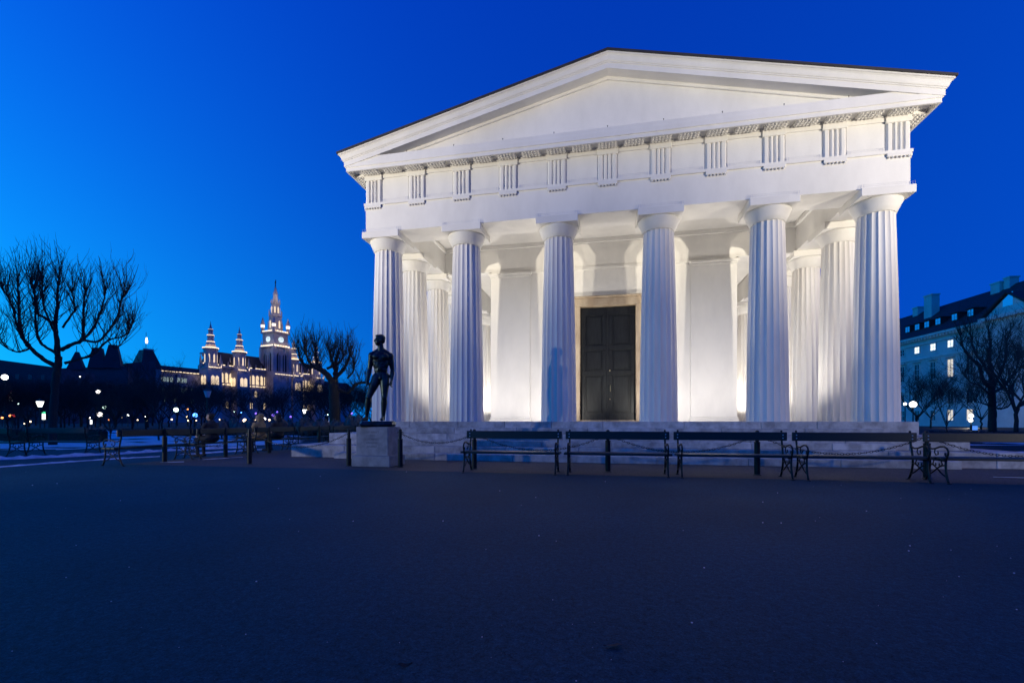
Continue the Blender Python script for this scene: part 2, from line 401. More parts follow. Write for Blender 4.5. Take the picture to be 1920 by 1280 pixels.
# pediment: raking cornice mitred with the sima along the sides
OR = 1.18; SL = (10.16-8.25)/(XC+OR)
def base(x): return SL*(XC+OR-abs(x))
rak = [(.56, EYE+7.82), (1.0, EYE+7.81), (1.0, EYE+7.96), (1.02, EYE+7.965), (1.02, EYE+7.99), (1.04, EYE+8.0), (1.055, EYE+8.035), (1.065, EYE+8.075), (1.08, EYE+8.115), (1.105, EYE+8.145), (1.13, EYE+8.155), (1.13, EYE+8.19), (.56, EYE+8.18)]
def raking(prof, name, m, parent, y_from=None):
    b = MB(); n = len(prof); vs = []
    for sx in (-1, 0, 1):
        for o, h in prof:
            X = sx*(XC+o); vs.append((X, -o, base(X)+h))
    fs = []
    for c in range(2):
        for i in range(n):
            j = (i+1) % n; fs.append((c*n+i, (c+1)*n+i, (c+1)*n+j, c*n+j))
    fs += [tuple(range(n-1, -1, -1)), tuple(2*n+i for i in range(n))]
    b.add(vs, fs); return b.build(name, m, parent)
ped = group_of(temple, 'pediment')
raking(rak, 'raking_cornice', M_white, ped)
raking([(.599, EYE+7.745), (.65, EYE+7.745), (.67, EYE+7.775), (.67, EYE+7.818), (.599, EYE+7.818)], 'raking_moulding', M_white, ped)
tx = XC+.6; 
MB().prism([(-tx, EYE+8.0), (tx, EYE+8.0), (tx, base(tx)+EYE+7.84), (0, base(0)+EYE+7.87), (-tx, base(tx)+EYE+7.84)], -.60, -.30).build('tympanum', M_white, ped)
MB().cbox(-7.0, 7.0, -.655, -.601, EYE+8.126, EYE+8.25, .02).build('tympanum_base', M_white, ped)
for s in (-1, 1):                                     # sima along the flanks
    prof = [(o, base(XC+o)+h) for o, h in rak[2:]]
    prof = [(o, z) for o, z in prof if o >= .99]+[(.99, EYE+8.15)]
    n = len(prof)
    vs = [(s*(XC+o), -o+.002, z) for o, z in prof]+[(s*(XC+o), LEN+1, z) for o, z in prof]
    MB().add(vs, [(i, (i+1) % n, n+(i+1) % n, n+i) for i in range(n)]+[tuple(range(n)), tuple(range(2*n-1, n-1, -1))]).build('sima', M_white, ped)
def roof_slope(s):
    b = MB(); e = XC+1.165
    for y in (-1.165, LEN+1.2):
        b.v += [(s*e, y, base(e)+EYE+8.195), (0, y, base(0)+EYE+8.195), (0, y, base(0)+EYE+8.25), (s*e, y, base(e)+EYE+8.25)]
    b.f += [(0, 1, 2, 3), (7, 6, 5, 4), (0, 4, 5, 1), (2, 6, 7, 3), (0, 3, 7, 4), (1, 5, 6, 2)]
    return b
rf = group_of(temple, 'roof')
for s in (-1, 1):
    roof_slope(s).build('roof_slope', M_roof, rf)
for i in range(37):                                   # standing seams
    y = -1.0+i*.66
    for s in (-1, 1):
        e = XC+1.15
        MB().add([(s*e, y, base(e)+EYE+8.251), (s*e, y+.04, base(e)+EYE+8.251), (0, y+.04, base(0)+EYE+8.251), (0, y, base(0)+EYE+8.251),
                  (s*e, y, base(e)+EYE+8.275), (s*e, y+.04, base(e)+EYE+8.275), (0, y+.04, base(0)+EYE+8.275), (0, y, base(0)+EYE+8.275)],
                 [(0,3,2,1),(4,5,6,7),(0,1,5,4),(1,2,6,5),(2,3,7,6),(3,0,4,7)]).build('roof_seam', M_roof, rf)

# ceiling of the colonnade, cella, antae, door
HC = EYE+6.93
cl = group_of(temple, 'ceiling')
MB().box(-XC+AW-.05, XC-AW+.05, AW-.05, LEN-AW, HC, HC+.12).build('ceiling_slab', M_white, cl)
YC, XA = 4.0, 4.50
cella = group_of(temple, 'cella')
ft = .62
dw, dh, fwid = 1.04, Z0+4.40, .30                     # door opening
def wall_front(x0, x1, z0, z1, d=0.0): MB().box(x0, x1, YC-d, YC+ft, z0, z1).build('front_wall', M_white, cella)
wall_front(-XA+.001, -dw-fwid, Z0-.01, H_AT-.12); wall_front(dw+fwid, XA-.001, Z0-.01, H_AT-.12)
wall_front(-dw-fwid+.001, dw+fwid-.001, dh+fwid+.08, H_AT-.12)
MB().box(-XA-.03, XA+.03, YC-.035, YC+ft, H_AT-.118, HC-.001).build('front_wall_top', M_white, cella)
MB().box(-XA-.045, XA+.045, YC-.06, YC+.02, H_AT-.17, H_AT-.08).build('wall_moulding', M_white, cella)
for s in (-1, 1):
    a, b = sorted((s*XA, s*(XA-.5)))
    MB().box(a, b, YC+ft+.001, LEN-3.0, Z0-.01, HC-.002).build('side_wall', M_white, cella)
    # anta: broad flat pilaster that stands a little proud, with capital and base
    x0, x1 = sorted((s*(XA+.06), s*(XA-1.52)))
    an = group_of(temple, 'anta')
    MB().cbox(x0, x1, YC-.055, YC+.60, Z0+.16, H_AT-.30, .008).build('anta_shaft', M_white, an)
    MB().cbox(x0-.03, x1+.03, YC-.085, YC+.61, H_AT-.299, H_AT-.22, .012).cbox(x0-.08, x1+.08, YC-.13, YC+.62, H_AT-.219, H_AT-.119, .02).build('anta_capital', M_white, an)
    MB().cbox(x0-.05, x1+.05, YC-.11, YC+.61, Z0-.002, Z0+.09, .01).cbox(x0-.025, x1+.025, YC-.085, YC+.605, Z0+.091, Z0+.159, .02).build('anta_base', M_white, an)
    # beam from the anta across to the side colonnade
    x0, x1 = sorted((s*(XA+.031), s*(XC-AW)))
    MB().box(x0, x1, YC-.033, YC+.6, H_AT-.05, HC-.003).build('cross_beam', M_white, cl)
    MB().box(min(s*(XC-AW-.001), s*(XC-AW-.09)), max(s*(XC-AW-.001), s*(XC-AW-.09)), AW+.001, YC-.04, H_TR0-.10, H_TR0+.02).build('wall_plate', M_white, cl)
MB().box(-XC+AW+.09, XC-AW-.09, AW+.001, AW+.09, H_TR0-.10, H_TR0+.02).build('wall_plate', M_white, cl)
MB().box(-XC+AW+.001, XC-AW-.001, YC-.14, YC-.036, HC-.15, HC-.004).build('wall_plate', M_white, cl)
MB().box(-XA+.5, XA-.5, LEN-3.5, LEN-3.0, Z0-.01, HC-.002).build('rear_wall', M_white, cella)
df = group_of(temple, 'door_frame')
for s in (-1, 1):
    a, b = sorted((s*dw, s*(dw+fwid))); MB().cbox(a, b, YC-.05, YC+.55, Z0, dh, .015).build('jamb', M_frame, df)
MB().cbox(-dw-fwid, dw+fwid, YC-.05, YC+.55, dh+.002, dh+fwid, .015).build('lintel', M_frame, df)
MB().cbox(-dw-fwid-.06, dw+fwid+.06, YC-.12, YC+.0, dh+fwid+.001, dh+fwid+.075, .02).build('lintel_cap', M_frame, df)
MB().cbox(-dw, dw, YC-.02, YC+.5, Z0-.003, Z0+.05, .01).build('threshold', M_frame, df)
door = group_of(temple, 'door')
for s in (-1, 1):
    a, b = sorted((s*.006, s*(dw-.004)))
    MB().box(a, b, YC+.26, YC+.33, Z0+.052, dh-.004).build('door_leaf', M_door, door)
    zs = [Z0+.05, Z0+.30, Z0+1.78, Z0+1.95, Z0+2.75, Z0+2.93, Z0+4.08, dh-.005]
    for k in (0, 2, 4, 6): MB().cbox(a+.001, b-.001, YC+.215, YC+.259, zs[k], zs[k+1], .008).build('door_rail', M_door, door)
    for k in (1, 3, 5):
        for xx0, xx1 in ((a+.001, a+.17), (b-.17, b-.001)): MB().cbox(xx0, xx1, YC+.217, YC+.259, zs[k]+.001, zs[k+1]-.001, .008).build('door_stile', M_door, door)
        MB().cbox(a+.23, b-.23, YC+.235, YC+.259, zs[k]+.06, zs[k+1]-.06, .015).build('door_panel', M_door, door)
MB().cbox(-.045, .045, YC+.19, YC+.214, Z0+.06, dh-.01, .008).build('cover_strip', M_door, door)
MB().tube([(.10, YC+.215, Z0+1.15), (.10, YC+.15, Z0+1.17), (.10, YC+.15, Z0+1.36), (.10, YC+.215, Z0+1.38)], .012, 8).build('door_handle', M_brass, door)
for zz in (Z0+.85, Z0+1.95): MB().lathe([(.028, 0), (.028, .012), (.012, .02)], 12).build('lock_plate', M_brass, door, loc=(.085, YC+.216, zz)).rotation_euler = (R(90), 0, 0)

# bird wires on little pins along the ledges
bw = group_of(temple, 'bird_wire')
def wire(x0, x1, y, z):
    b = MB()
    for h in (.05, .09): b.tube([(x0, y, z+h), (x1, y, z+h)], .0012, 3)
    n = 2
    for i in range(n):
        for dx in (0, .05): b.tube([(x0+(x1-x0)*i/(n-1)+dx*(1 if i == 0 else -1), y, z), (x0+(x1-x0)*i/(n-1)+dx*(1 if i == 0 else -1), y, z+.10)], .004, 4)
    b.build('wire', M_bolt, bw)
for x, y in colpos[:6]: wire(x-.60, x+.60, -.58, H_AT)
for k in range(10):
    x = -(XC+AW-.27)+k*TS; wire(x+.30, x+TS-.30, -AW-.02, H_TR0)
for k in range(-4, 5): MB().tube([(k*1.5, -.82, EYE+8.11), (k*1.5, -.82, EYE+8.23)], .008, 5).ball((k*1.5, -.82, EYE+8.235), .014, 6, 4).build('wire_pin', M_lampbody, bw)

# ------------------------------------------------------------------ floodlights that light the temple
def spot(name, loc, target, power, size, blend, col=(1, .905, .745), rad=.12, parent=None):
    l = bpy.data.lights.new(name, 'SPOT'); l.energy = power; l.spot_size = R(size); l.spot_blend = blend; l.color = col; l.shadow_soft_size = rad
    o = bpy.data.objects.new(name, l); COL.objects.link(o)
    d = Vector(target)-Vector(loc); o.rotation_euler = d.to_track_quat('-Z', 'Y').to_euler(); o.location = loc
    if parent:
        o.parent = parent; o.matrix_parent_inverse = Matrix.Translation(-Vector(parent.location))
    return o
def flood_mast(loc, h, target, power, size, blend, label, low):
    t = thing('floodlight_mast', label, 'floodlight', (loc[0], loc[1], 0), 0, 'floodlights aimed at the temple front')
    MB().lathe([(.11, 0), (.11, .05), (.05, .08), (.045, h-.12)], 12).build('pole', M_lampbody, t)
    ang = math.atan2(target[1]-loc[1], target[0]-loc[0])-math.pi/2
    MB().cbox(-.26, .26, -.28, -.06, h-.14, h+.2, .03).build('housing', M_lampbody, t, rz=ang)
    MB().cbox(-.24, .24, -.058, -.04, h-.11, h+.17, .004).build('lens', M_milk, t, rz=ang)
    spot('flood_lamp', (loc[0]+math.cos(ang+math.pi/2)*.08, loc[1]+math.sin(ang+math.pi/2)*.08, h+.03), target, power, size, blend, parent=t)
    spot('low_lamp', (loc[0]+math.cos(ang+math.pi/2)*.08, loc[1]+math.sin(ang+math.pi/2)*.08, h-.05), low[0], low[1], low[2], 1.0, parent=t)
flood_mast((-21.5, -16.3), 3.1, (-8.0, 0, 10.9), 23500, 46, 1.0, 'floodlight on a pole to the left of the plaza, aimed at the temple front', ((-7.0, -.5, 3.2), 3600, 50))
flood_mast((21.0, -16.4), 3.1, (8.6, 0, 10.9), 28500, 46, 1.0, 'floodlight on a pole to the right of the plaza, aimed at the temple front', ((7.8, -.5, 4.2), 4600, 42))
ME_upl = MB().cbox(-.14, .14, -.08, .08, .0, .05, .01).cbox(-.13, .13, -.06, .06, .06, .20, .02).mesh('uplight'); ME_upl.materials.append(M_lampbody)
def uplight(x, y, target, power, size=150, blend=.5, n=''):
    t = tag(put('uplight', ME_upl, M_lampbody, None, loc=(x, y, Z0)), 'small uplight on the temple floor '+n, 'uplight', 'uplights inside the colonnade')
    d = (Vector(target)-Vector((x, y, Z0))).normalized()
    o = spot('uplight_lamp', (x+d.x*.12, y+d.y*.12, Z0+.22), target, power, size, blend, col=(1, .935, .86), rad=.07)
    o.parent = t; o.matrix_parent_inverse = Matrix.Translation(-Vector(t.location))
uplight(-1.80, 1.25, (-2.9, 4, Z0+3.8), 310, n='behind the third front column')
uplight(1.70, 1.25, (2.9, 4, Z0+3.8), 290, n='behind the fourth front column')
for s, nm in ((-1, 'left'), (1, 'right')):
    for k, y in enumerate((5.6, 10.4, 15.2)):
        uplight(s*5.66, y, (s*6.2, y+.3, Z0+6), 540, 165, n='in the %s aisle, %s from the front' % (nm, ('first', 'second', 'third')[k]))
    uplight(s*4.72, 1.0, (s*4.0, 3.6, Z0+5.8), 250, 165, n='behind the %s front column' % ('second' if s < 0 else 'fifth'))

# ------------------------------------------------------------------ plinth and bronze statue
pl = thing('statue_plinth', 'grey stone plinth under the bronze statue', 'plinth', (-5.48, -3.60, 0))
MB().cbox(-.49, .49, -.42, .42, .006, .262, .012).build('base_block', M_plinth, pl)
MB().cbox(-.41, .41, -.35, .35, .263, .945, .010).build('upper_block', M_plinth, pl)
M_carve = mat('carved_letters', (.20, .195, .185), .9)
for k, line in enumerate(('DER KRAFT', 'UND', 'SCHÖNHEIT', 'UNSERER', 'JUGEND')):
    cu = bpy.data.curves.new('inscription', 'FONT'); cu.body = line; cu.size = .072; cu.align_x = 'CENTER'; cu.extrude = .001
    to = bpy.data.objects.new('tmp', cu); COL.objects.link(to)
    me = bpy.data.meshes.new_from_object(to.evaluated_get(bpy.context.evaluated_depsgraph_get())); bpy.data.objects.remove(to)
    o = put('inscription', me, M_carve, pl, loc=(0, -.3515, .80-k*.085)); o.rotation_euler = (R(90), 0, 0)

def capsule(mb, p, q, ra, rb, flat=1.0, n=14):
    p, q = Vector(p), Vector(q); d = q-p; L = d.length
    if L < 1e-6: mb.ball(p, ra, n, 8); return
    prof = [(ra*math.sin(a)+1e-4, -ra*math.cos(a)) for a in [math.pi/2*i/4 for i in range(5)]]
    prof += [(rb*math.cos(a)+1e-4, L+rb*math.sin(a)) for a in [math.pi/2*i/4 for i in range(5)]]
    t = MB().lathe(prof, n); qr = d.to_track_quat('Z', 'Y').to_matrix()
    mb.add([p+qr @ Vector((x, y*flat, z)) for x, y, z in t.v], t.f)
def ell(mb, c, r, rot=(0, 0, 0), n=16, m=10):
    t = MB().ball((0, 0, 0), 1, n, m)
    from mathutils import Euler
    e = Euler(rot).to_matrix()
    mb.add([Vector(c)+e @ Vector((x*r[0], y*r[1], z*r[2])) for x, y, z in t.v], t.f)
def fuse(mb, name, voxel, smooth=4):
    me = mb.mesh(name); o = bpy.data.objects.new('tmp', me); COL.objects.link(o)
    m = o.modifiers.new('r', 'REMESH'); m.mode = 'VOXEL'; m.voxel_size = voxel; m.use_smooth_shade = True
    m2 = o.modifiers.new('s', 'SMOOTH'); m2.factor = .5; m2.iterations = smooth
    out = bpy.data.meshes.new_from_object(o.evaluated_get(bpy.context.evaluated_depsgraph_get()))
    bpy.data.objects.remove(o); out.name = name; out.materials.clear()
    for p in out.polygons: p.use_smooth = True
    return out
def hand(mb, wrist, tip, side, curl, s=1.0, fr=.0125):
    # palm from the wrist, four fingers that curl and a thumb that leaves the side of the palm
    w_, t_ = Vector(wrist), Vector(tip); d = (t_-w_).normalized(); fwd = Vector((0, -1, 0)); lat = d.cross(fwd).normalized()
    palm = w_+d*.10*s
    capsule(mb, w_, palm, .030*s, .036*s, .75)
    across = fwd
    for k in range(4):
        off = across*(.036-.024*k)*s
        b0 = palm+off; l = (.085, .095, .09, .07)[k]*s
        inn = -lat*side
        b1 = b0+(d*.8+inn*.35*curl)*l*.5; b2 = b1+(d*(1-.8*curl)+inn*.9*curl)*l*.35; b3 = b2+(d*(.5-1.0*curl)+inn*.9*curl)*l*.3
        capsule(mb, b0, b1, fr*s*1.05, fr*s, 1, 8); capsule(mb, b1, b2, fr*s, fr*s*.92, 1, 8); capsule(mb, b2, b3, fr*s*.92, fr*s*.8, 1, 8)
    th0 = w_+d*.035*s+across*.03*s; th1 = th0+(d*.5+across*.8-lat*side*.3).normalized()*.05*s; th2 = th1+(d*.95-lat*side*.35*curl+across*.1).normalized()*.045*s
    capsule(mb, th0, th1, fr*1.3*s, fr*1.1*s, 1, 8); capsule(mb, th1, th2, fr*1.1*s, fr*.9*s, 1, 8)
def head(mb, c, yaw, s=1.0, hair=True):
    # local: face looks along -Y, then turned by yaw about Z
    m = Matrix.Rotation(yaw, 3, 'Z'); c = Vector(c)
    def E_(p, r):
        t = MB().ball((0, 0, 0), 1, 16, 10)
        mb.add([c+m @ (Vector((x*r[0], y*r[1], z*r[2]))+Vector(p))*s for x, y, z in t.v], t.f)
    E_((0, .012, .035), (.084, .104, .098)); E_((0, -.028, -.035), (.066, .076, .088))       # skull, face
    E_((0, -.062, -.098), (.030, .030, .026))                                                  # chin
    E_((0, -.108, -.018), (.014, .022, .030)); E_((0, -.098, .005), (.010, .016, .034))       # nose
    E_((0, -.092, -.058), (.026, .016, .010)); E_((0, -.090, -.072), (.022, .016, .010))      # lips
    E_((.034, -.078, .026), (.028, .020, .010)); E_((-.034, -.078, .026), (.028, .020, .010)) # brow
    E_((.030, -.080, .006), (.012, .010, .008)); E_((-.030, -.080, .006), (.012, .010, .008)) # eyes
    E_((.084, .012, -.012), (.012, .024, .034)); E_((-.084, .012, -.012), (.012, .024, .034)) # ears
    if hair:
        E_((0, .022, .050), (.090, .108, .088)); E_((0, -.050, .094), (.062, .045, .030)); E_((0, .072, .0), (.076, .046, .07))

sb = MB()
sh_l, sh_r = Vector((-.222, .0, 1.585)), Vector((.226, 0, 1.575))
# torso
ell(sb, (0, 0, 1.52), (.195, .125, .20)); ell(sb, (-.09, -.065, 1.56), (.105, .072, .085)); ell(sb, (.095, -.065, 1.555), (.105, .072, .085))
ell(sb, (0, .045, 1.56), (.19, .085, .17)); ell(sb, (-.015, 0, 1.37), (.175, .112, .18)); ell(sb, (.0, -.055, 1.32), (.085, .06, .16))
ell(sb, (-.005, .01, 1.24), (.160, .11, .14)); ell(sb, (.0, .02, 1.13), (.165, .118, .115)); ell(sb, (-.07, .085, 1.08), (.09, .075, .095)); ell(sb, (.08, .085, 1.10), (.09, .075, .10))
for s_ in (-1, 1):
    for k in range(3): ell(sb, (s_*.042, -.093+.006*k, 1.40-.075*k), (.038, .022, .033))     # stomach
    ell(sb, (s_*.135, -.01, 1.40), (.045, .08, .13))
capsule(sb, (0, .02, 1.66), (-.012, -.005, 1.86), .085, .066); capsule(sb, (-.02, .025, 1.745), (-.20, .015, 1.63), .060, .062); capsule(sb, (.02, .025, 1.745), (.20, .015, 1.62), .060, .062); ell(sb, (-.13, .03, 1.50), (.10, .09, .15), (0, .25, 0)); ell(sb, (.13, .03, 1.50), (.10, .09, .15), (0, -.25, 0))
# arms
def arm(sh, el, wr, tip, side, curl):
    ell(sb, sh, (.082, .085, .098)); capsule(sb, sh, (Vector(sh)+Vector(el))*.5, .072, .068); capsule(sb, (Vector(sh)+Vector(el))*.5, el, .066, .050)
    mid = Vector(el).lerp(Vector(wr), .3); capsule(sb, el, mid, .050, .058); capsule(sb, mid, wr, .057, .034); hand(sb, wr, tip, side, curl, 1.12)
arm(sh_l, (-.268, .015, 1.255), (-.312, -.04, 1.005), (-.322, -.06, .85), -1, .35)
arm(sh_r, (.272, .03, 1.245), (.258, -.05, 1.0), (.235, -.075, .86), 1, .6)
# legs
def leg(hip, kn, an, toe, bulge):
    hip, kn, an, toe = map(Vector, (hip, kn, an, toe))
    capsule(sb, hip, hip.lerp(kn, .45), .120, .112); capsule(sb, hip.lerp(kn, .4), kn, .112, .070); ell(sb, kn+Vector((0, -.022, 0)), (.058, .058, .068))
    c = kn.lerp(an, .32)+Vector((0, .022, 0)); capsule(sb, kn, c, .062, .077); capsule(sb, c, an, .074, .040)
    heel = an+Vector((0, .035, -.05)); ell(sb, heel, (.042, .05, .042)); ell(sb, an, (.047, .047, .045))
    ball_ = an.lerp(toe, .70); ball_.z = .035; capsule(sb, an+Vector((0, 0, -.03)), ball_, .046, .040); d = (toe-ball_); d.z = 0; d.normalize(); lat = Vector((-d.y, d.x, 0))
    for k in range(5): capsule(sb, ball_+lat*(.034-.017*k), ball_+lat*(.038-.019*k)+d*(.062-.007*k)+Vector((0, 0, -.012)), .016-.0012*k, .013-.001*k, 1, 8)
leg((-.092, .015, 1.06), (-.285, -.05, .575), (-.345, .055, .10), (-.44, -.14, .03), 1)
leg((.090, .01, 1.08), (.085, -.045, .58), (.052, .03, .095), (.02, -.20, .03), 1)
ell(sb, (-.005, -.105, 1.045), (.035, .04, .055))
head(sb, (-.028, -.018, 1.965), -1.25, 1.10)
st = thing('bronze_statue', 'dark bronze nude male athlete standing on the plinth, head turned left', 'statue', (-5.47, -3.60, .945), .36)
body_me = fuse(sb, 'body', .0095, 5)
bo = put('body', body_me, M_bronze, st, True, loc=(.04, 0, .145)); bo.scale = (1, 1, 1)
# rocky bronze base slab
rb = MB(); ring_n = 18; rr = random.Random(3)
prof = [(0, 1.0), (.05, 1.06), (.10, 1.02), (.140, .96)]
vs = []
for h, s_ in prof:
    for k in range(ring_n):
        a = 2*math.pi*k/ring_n; q = 1/max(abs(math.cos(a))/.40, abs(math.sin(a))/.30); q = q*.85+.15*.36
        j = 1+rr.uniform(-.05, .05); vs.append((math.cos(a)*q*s_*j, math.sin(a)*q*s_*j, h+(rr.uniform(-.012, .012) if 0 < h < .14 else (rr.uniform(-.01, .006) if h else 0))))
fs = [(i*ring_n+k, i*ring_n+(k+1) % ring_n, (i+1)*ring_n+(k+1) % ring_n, (i+1)*ring_n+k) for i in range(3) for k in range(ring_n)]
rb.add(vs, fs+[tuple(range(ring_n-1, -1, -1)), tuple(3*ring_n+k for k in range(ring_n))]); rb.build('bronze_base', M_bronze, st, loc=(-.03, 0, .001))

# ------------------------------------------------------------------ benches
def make_bench(label, lit_tone=False, L=2.1):
    t = thing('park_bench', label, 'bench')
    x1 = L/2; mm = M_litwood if lit_tone else M_green
    bk = MB().cbox(-x1, x1, .215, .252, .705, .872, .008).build('backrest', mm, t)
    for sx in (-1, 1):
        for z in (.755, .815): MB().lathe([(.013, 0), (.013, .004), (.006, .009)], 10).build('bolt', M_bolt, bk, loc=(sx*(x1-.075), .215, z)).rotation_euler = (R(90), 0, 0)
    for k, (y0, y1) in enumerate(((-.235, -.115), (-.095, .02), (.04, .15))): MB().cbox(-x1, x1, y0, y1, .405, .452, .008).build('seat_slat', mm, t)
    for sx in (-1, 1):
        x = sx*(x1-.085); fr = MB()
        def tb(pts, r=.017): fr.tube([(x, y, z) for y, z in pts], r, 7)
        tb([(.31, .012), (.27, .06), (.215, .18), (.185, .30), (.19, .42), (.215, .55), (.255, .70), (.272, .88)], .019)     # rear leg and back post
        tb([(-.30, .012), (-.27, .06), (-.235, .18), (-.22, .30), (-.225, .40)], .019)                                        # front leg
        tb([(-.235, .395), (.19, .395)], .015)                                                                              # seat rail
        tb([(.235, .62), (.14, .585), (.03, .60), (-.08, .635), (-.18, .64), (-.25, .61), (-.285, .555), (-.275, .50), (-.235, .475), (-.205, .50), (-.215, .535)], .016)  # arm with scroll
        tb([(-.275, .52), (-.255, .46), (-.232, .40)], .016)
        tb([(-.265, .10), (-.12, .165), (0, .245), (.10, .30), (.185, .32)], .013); tb([(.255, .10), (.12, .165), (0, .245), (-.10, .30), (-.22, .32)], .013)  # crossing stays
        tb([(-.10, .39), (-.13, .33), (-.10, .285), (-.05, .30), (-.06, .34)], .010); tb([(.08, .39), (.11, .33), (.08, .285), (.03, .30), (.04, .34)], .010)
        tb([(.05, .595), (.07, .53), (.03, .48), (-.03, .50), (-.02, .55)], .010)
        fr.ball((x, .272, .888), .022, 8, 6)
        for y in (.325, -.315): fr.lathe([(.04, .004), (.04, .012), (.02, .022)], 8, x, y)
        fr.build('end_frame', M_iron, t, True)
    return t
first_labels = ['dark green bench nearest the bronze statue, facing the plaza', 'second dark green bench right of the statue, facing the plaza', 'third dark green bench right of the statue, before the middle of the steps',
                'fourth dark green bench right of the statue, before the right end of the steps', 'dark green bench at the right edge, beside the end of the temple steps']
bench = make_bench(first_labels[0]); bench['group'] = 'benches in a row before the temple'
bx = [-1.995+2.18*k for k in range(5)]
bench.location = (bx[0], -4.47, 0)
jr = random.Random(5)
for k in range(1, 5): copy_tree(bench, (bx[k], -4.47+jr.uniform(-.02, .02), 0), jr.uniform(-.012, .012), first_labels[k])
# benches along the left flank, facing away from the temple
fl_labels = ['nearest dark bench of the row on the temple\'s left side, seen end on', 'second dark bench of the row on the left side, with a seated figure', 'third dark bench of the left row, with a figure in a tan coat',
             'fourth dark bench of the left row, receding', 'fifth dark bench of the left row, beside the steps', 'farthest dark bench of the left row, behind the steps']
fbx, fby = -11.72, -4.05
for k in range(6):
    b = copy_tree(bench, (fbx+.02*k, fby+2.2*k, 0), -math.pi/2, fl_labels[k]); b['group'] = 'benches along the left side of the temple'
bw2 = make_bench('bench with backrest coloured pale as if lit, under the big left tree', True); p = gnd(120, 853); bw2.location = (p[0], p[1], 0); bw2.rotation_euler = (0, 0, R(180+8))
p = gnd(2, 856); b = copy_tree(bench, (p[0]-.6, p[1], 0), R(180+10), 'dark bench cut by the left edge of the picture'); b['group'] = 'benches under the left trees'
bw2['group'] = 'benches under the left trees'

# ------------------------------------------------------------------ posts and chains
def make_post(label):
    t = thing('chain_post', label, 'post', group='posts of the chain barrier round the temple')
    MB().lathe([(.085, .005), (.085, .014), (.058, .018), (.056, .64), (.060, .645), (.060, .665), (.037, .675), (.036, .86), (.040, .865), (.036, .885), (.018, .90)], 14).build('shaft', M_iron, t)
    MB().tube([(-.075, 0, .80), (-.06, 0, .825), (0, 0, .83), (.06, 0, .825), (.075, 0, .80)], .009, 6).build('chain_hook', M_iron, t)
    return t
post_xy = [(-11.45, -3.90), (-8.87, -3.90), (-6.14, -3.85), (-4.77, -3.92), (-2.97, -3.90), (.01, -3.90), (2.97, -3.90), (5.94, -3.90), (8.9, -3.90)]
plab = ['dark post at the left corner of the chain barrier, by the second side bench', 'dark post midway between the left corner and the statue', 'dark post just left of the statue plinth', 'dark post just right of the statue plinth',
        'dark post behind the left end of the first front bench', 'dark post behind the second front bench', 'dark post behind the third front bench', 'dark post behind the right-edge bench', 'dark post of the barrier beyond the right edge']
post = make_post(plab[0]); post.location = (*post_xy[0], 0)
for (x, y), l in zip(post_xy[1:], plab[1:]): copy_tree(post, (x, y, 0), 0, l)
side_xy = [(-11.25, -2.1), (-11.2, -.3), (-11.2, 2.5), (-11.2, 5.2)]
for (x, y), l in zip(side_xy, ['first dark post behind the left corner post, along the side benches', 'second dark post behind the left corner post, along the side benches', 'third dark post behind the left corner post, near the stone blocks', 'fourth dark post behind the left corner post, behind the stone blocks']): copy_tree(post, (x, y, 0), math.pi/2, l)
def chain(a, b, sag, label):
    a = Vector((a[0], a[1], .80)); b = Vector((b[0], b[1], .80)); L = (b-a).length; n = max(10, int((L+sag*sag*2.6/L)/.052))
    mb = MB(); lk = MB()
    pts = [a.lerp(b, i/n)-Vector((0, 0, sag*4*(i/n)*(1-i/n))) for i in range(n+1)]
    for i in range(n):
        p, q = pts[i], pts[i+1]; c = (p+q)/2; d = (q-p).normalized(); up = Vector((0, 0, 1)); s_ = d.cross(up).normalized(); nrm = s_ if i % 2 else s_.cross(d)
        path = []
        for k in range(7):
            t_ = 2*math.pi*k/6; path.append(c+d*.034*math.cos(t_)+nrm*.018*math.sin(t_))
        mb.tube(path, .0062, 4, False)
    return tag(mb.build('chain', M_iron), label, 'chain', 'chains of the barrier round the temple')
cl_ = ['iron chain between the left corner post and the next post', 'iron chain hanging left of the statue plinth', None, 'iron chain right of the statue plinth, behind the first bench end', 'iron chain sagging behind the first and second front benches', 'iron chain sagging behind the second and third front benches', 'iron chain sagging behind the fourth front bench', 'iron chain at the right edge, behind the last bench']
for i, l in enumerate(cl_):
    if l: chain(post_xy[i], post_xy[i+1], .36 if i not in (3,) else .22, l)
sc_ = [post_xy[0]]+side_xy
for i, l in enumerate(('iron chain leading back from the left corner post', 'iron chain between the first and second side posts', 'iron chain between the second and third side posts', 'iron chain between the third and fourth side posts')): chain(sc_[i], sc_[i+1], .30, l)

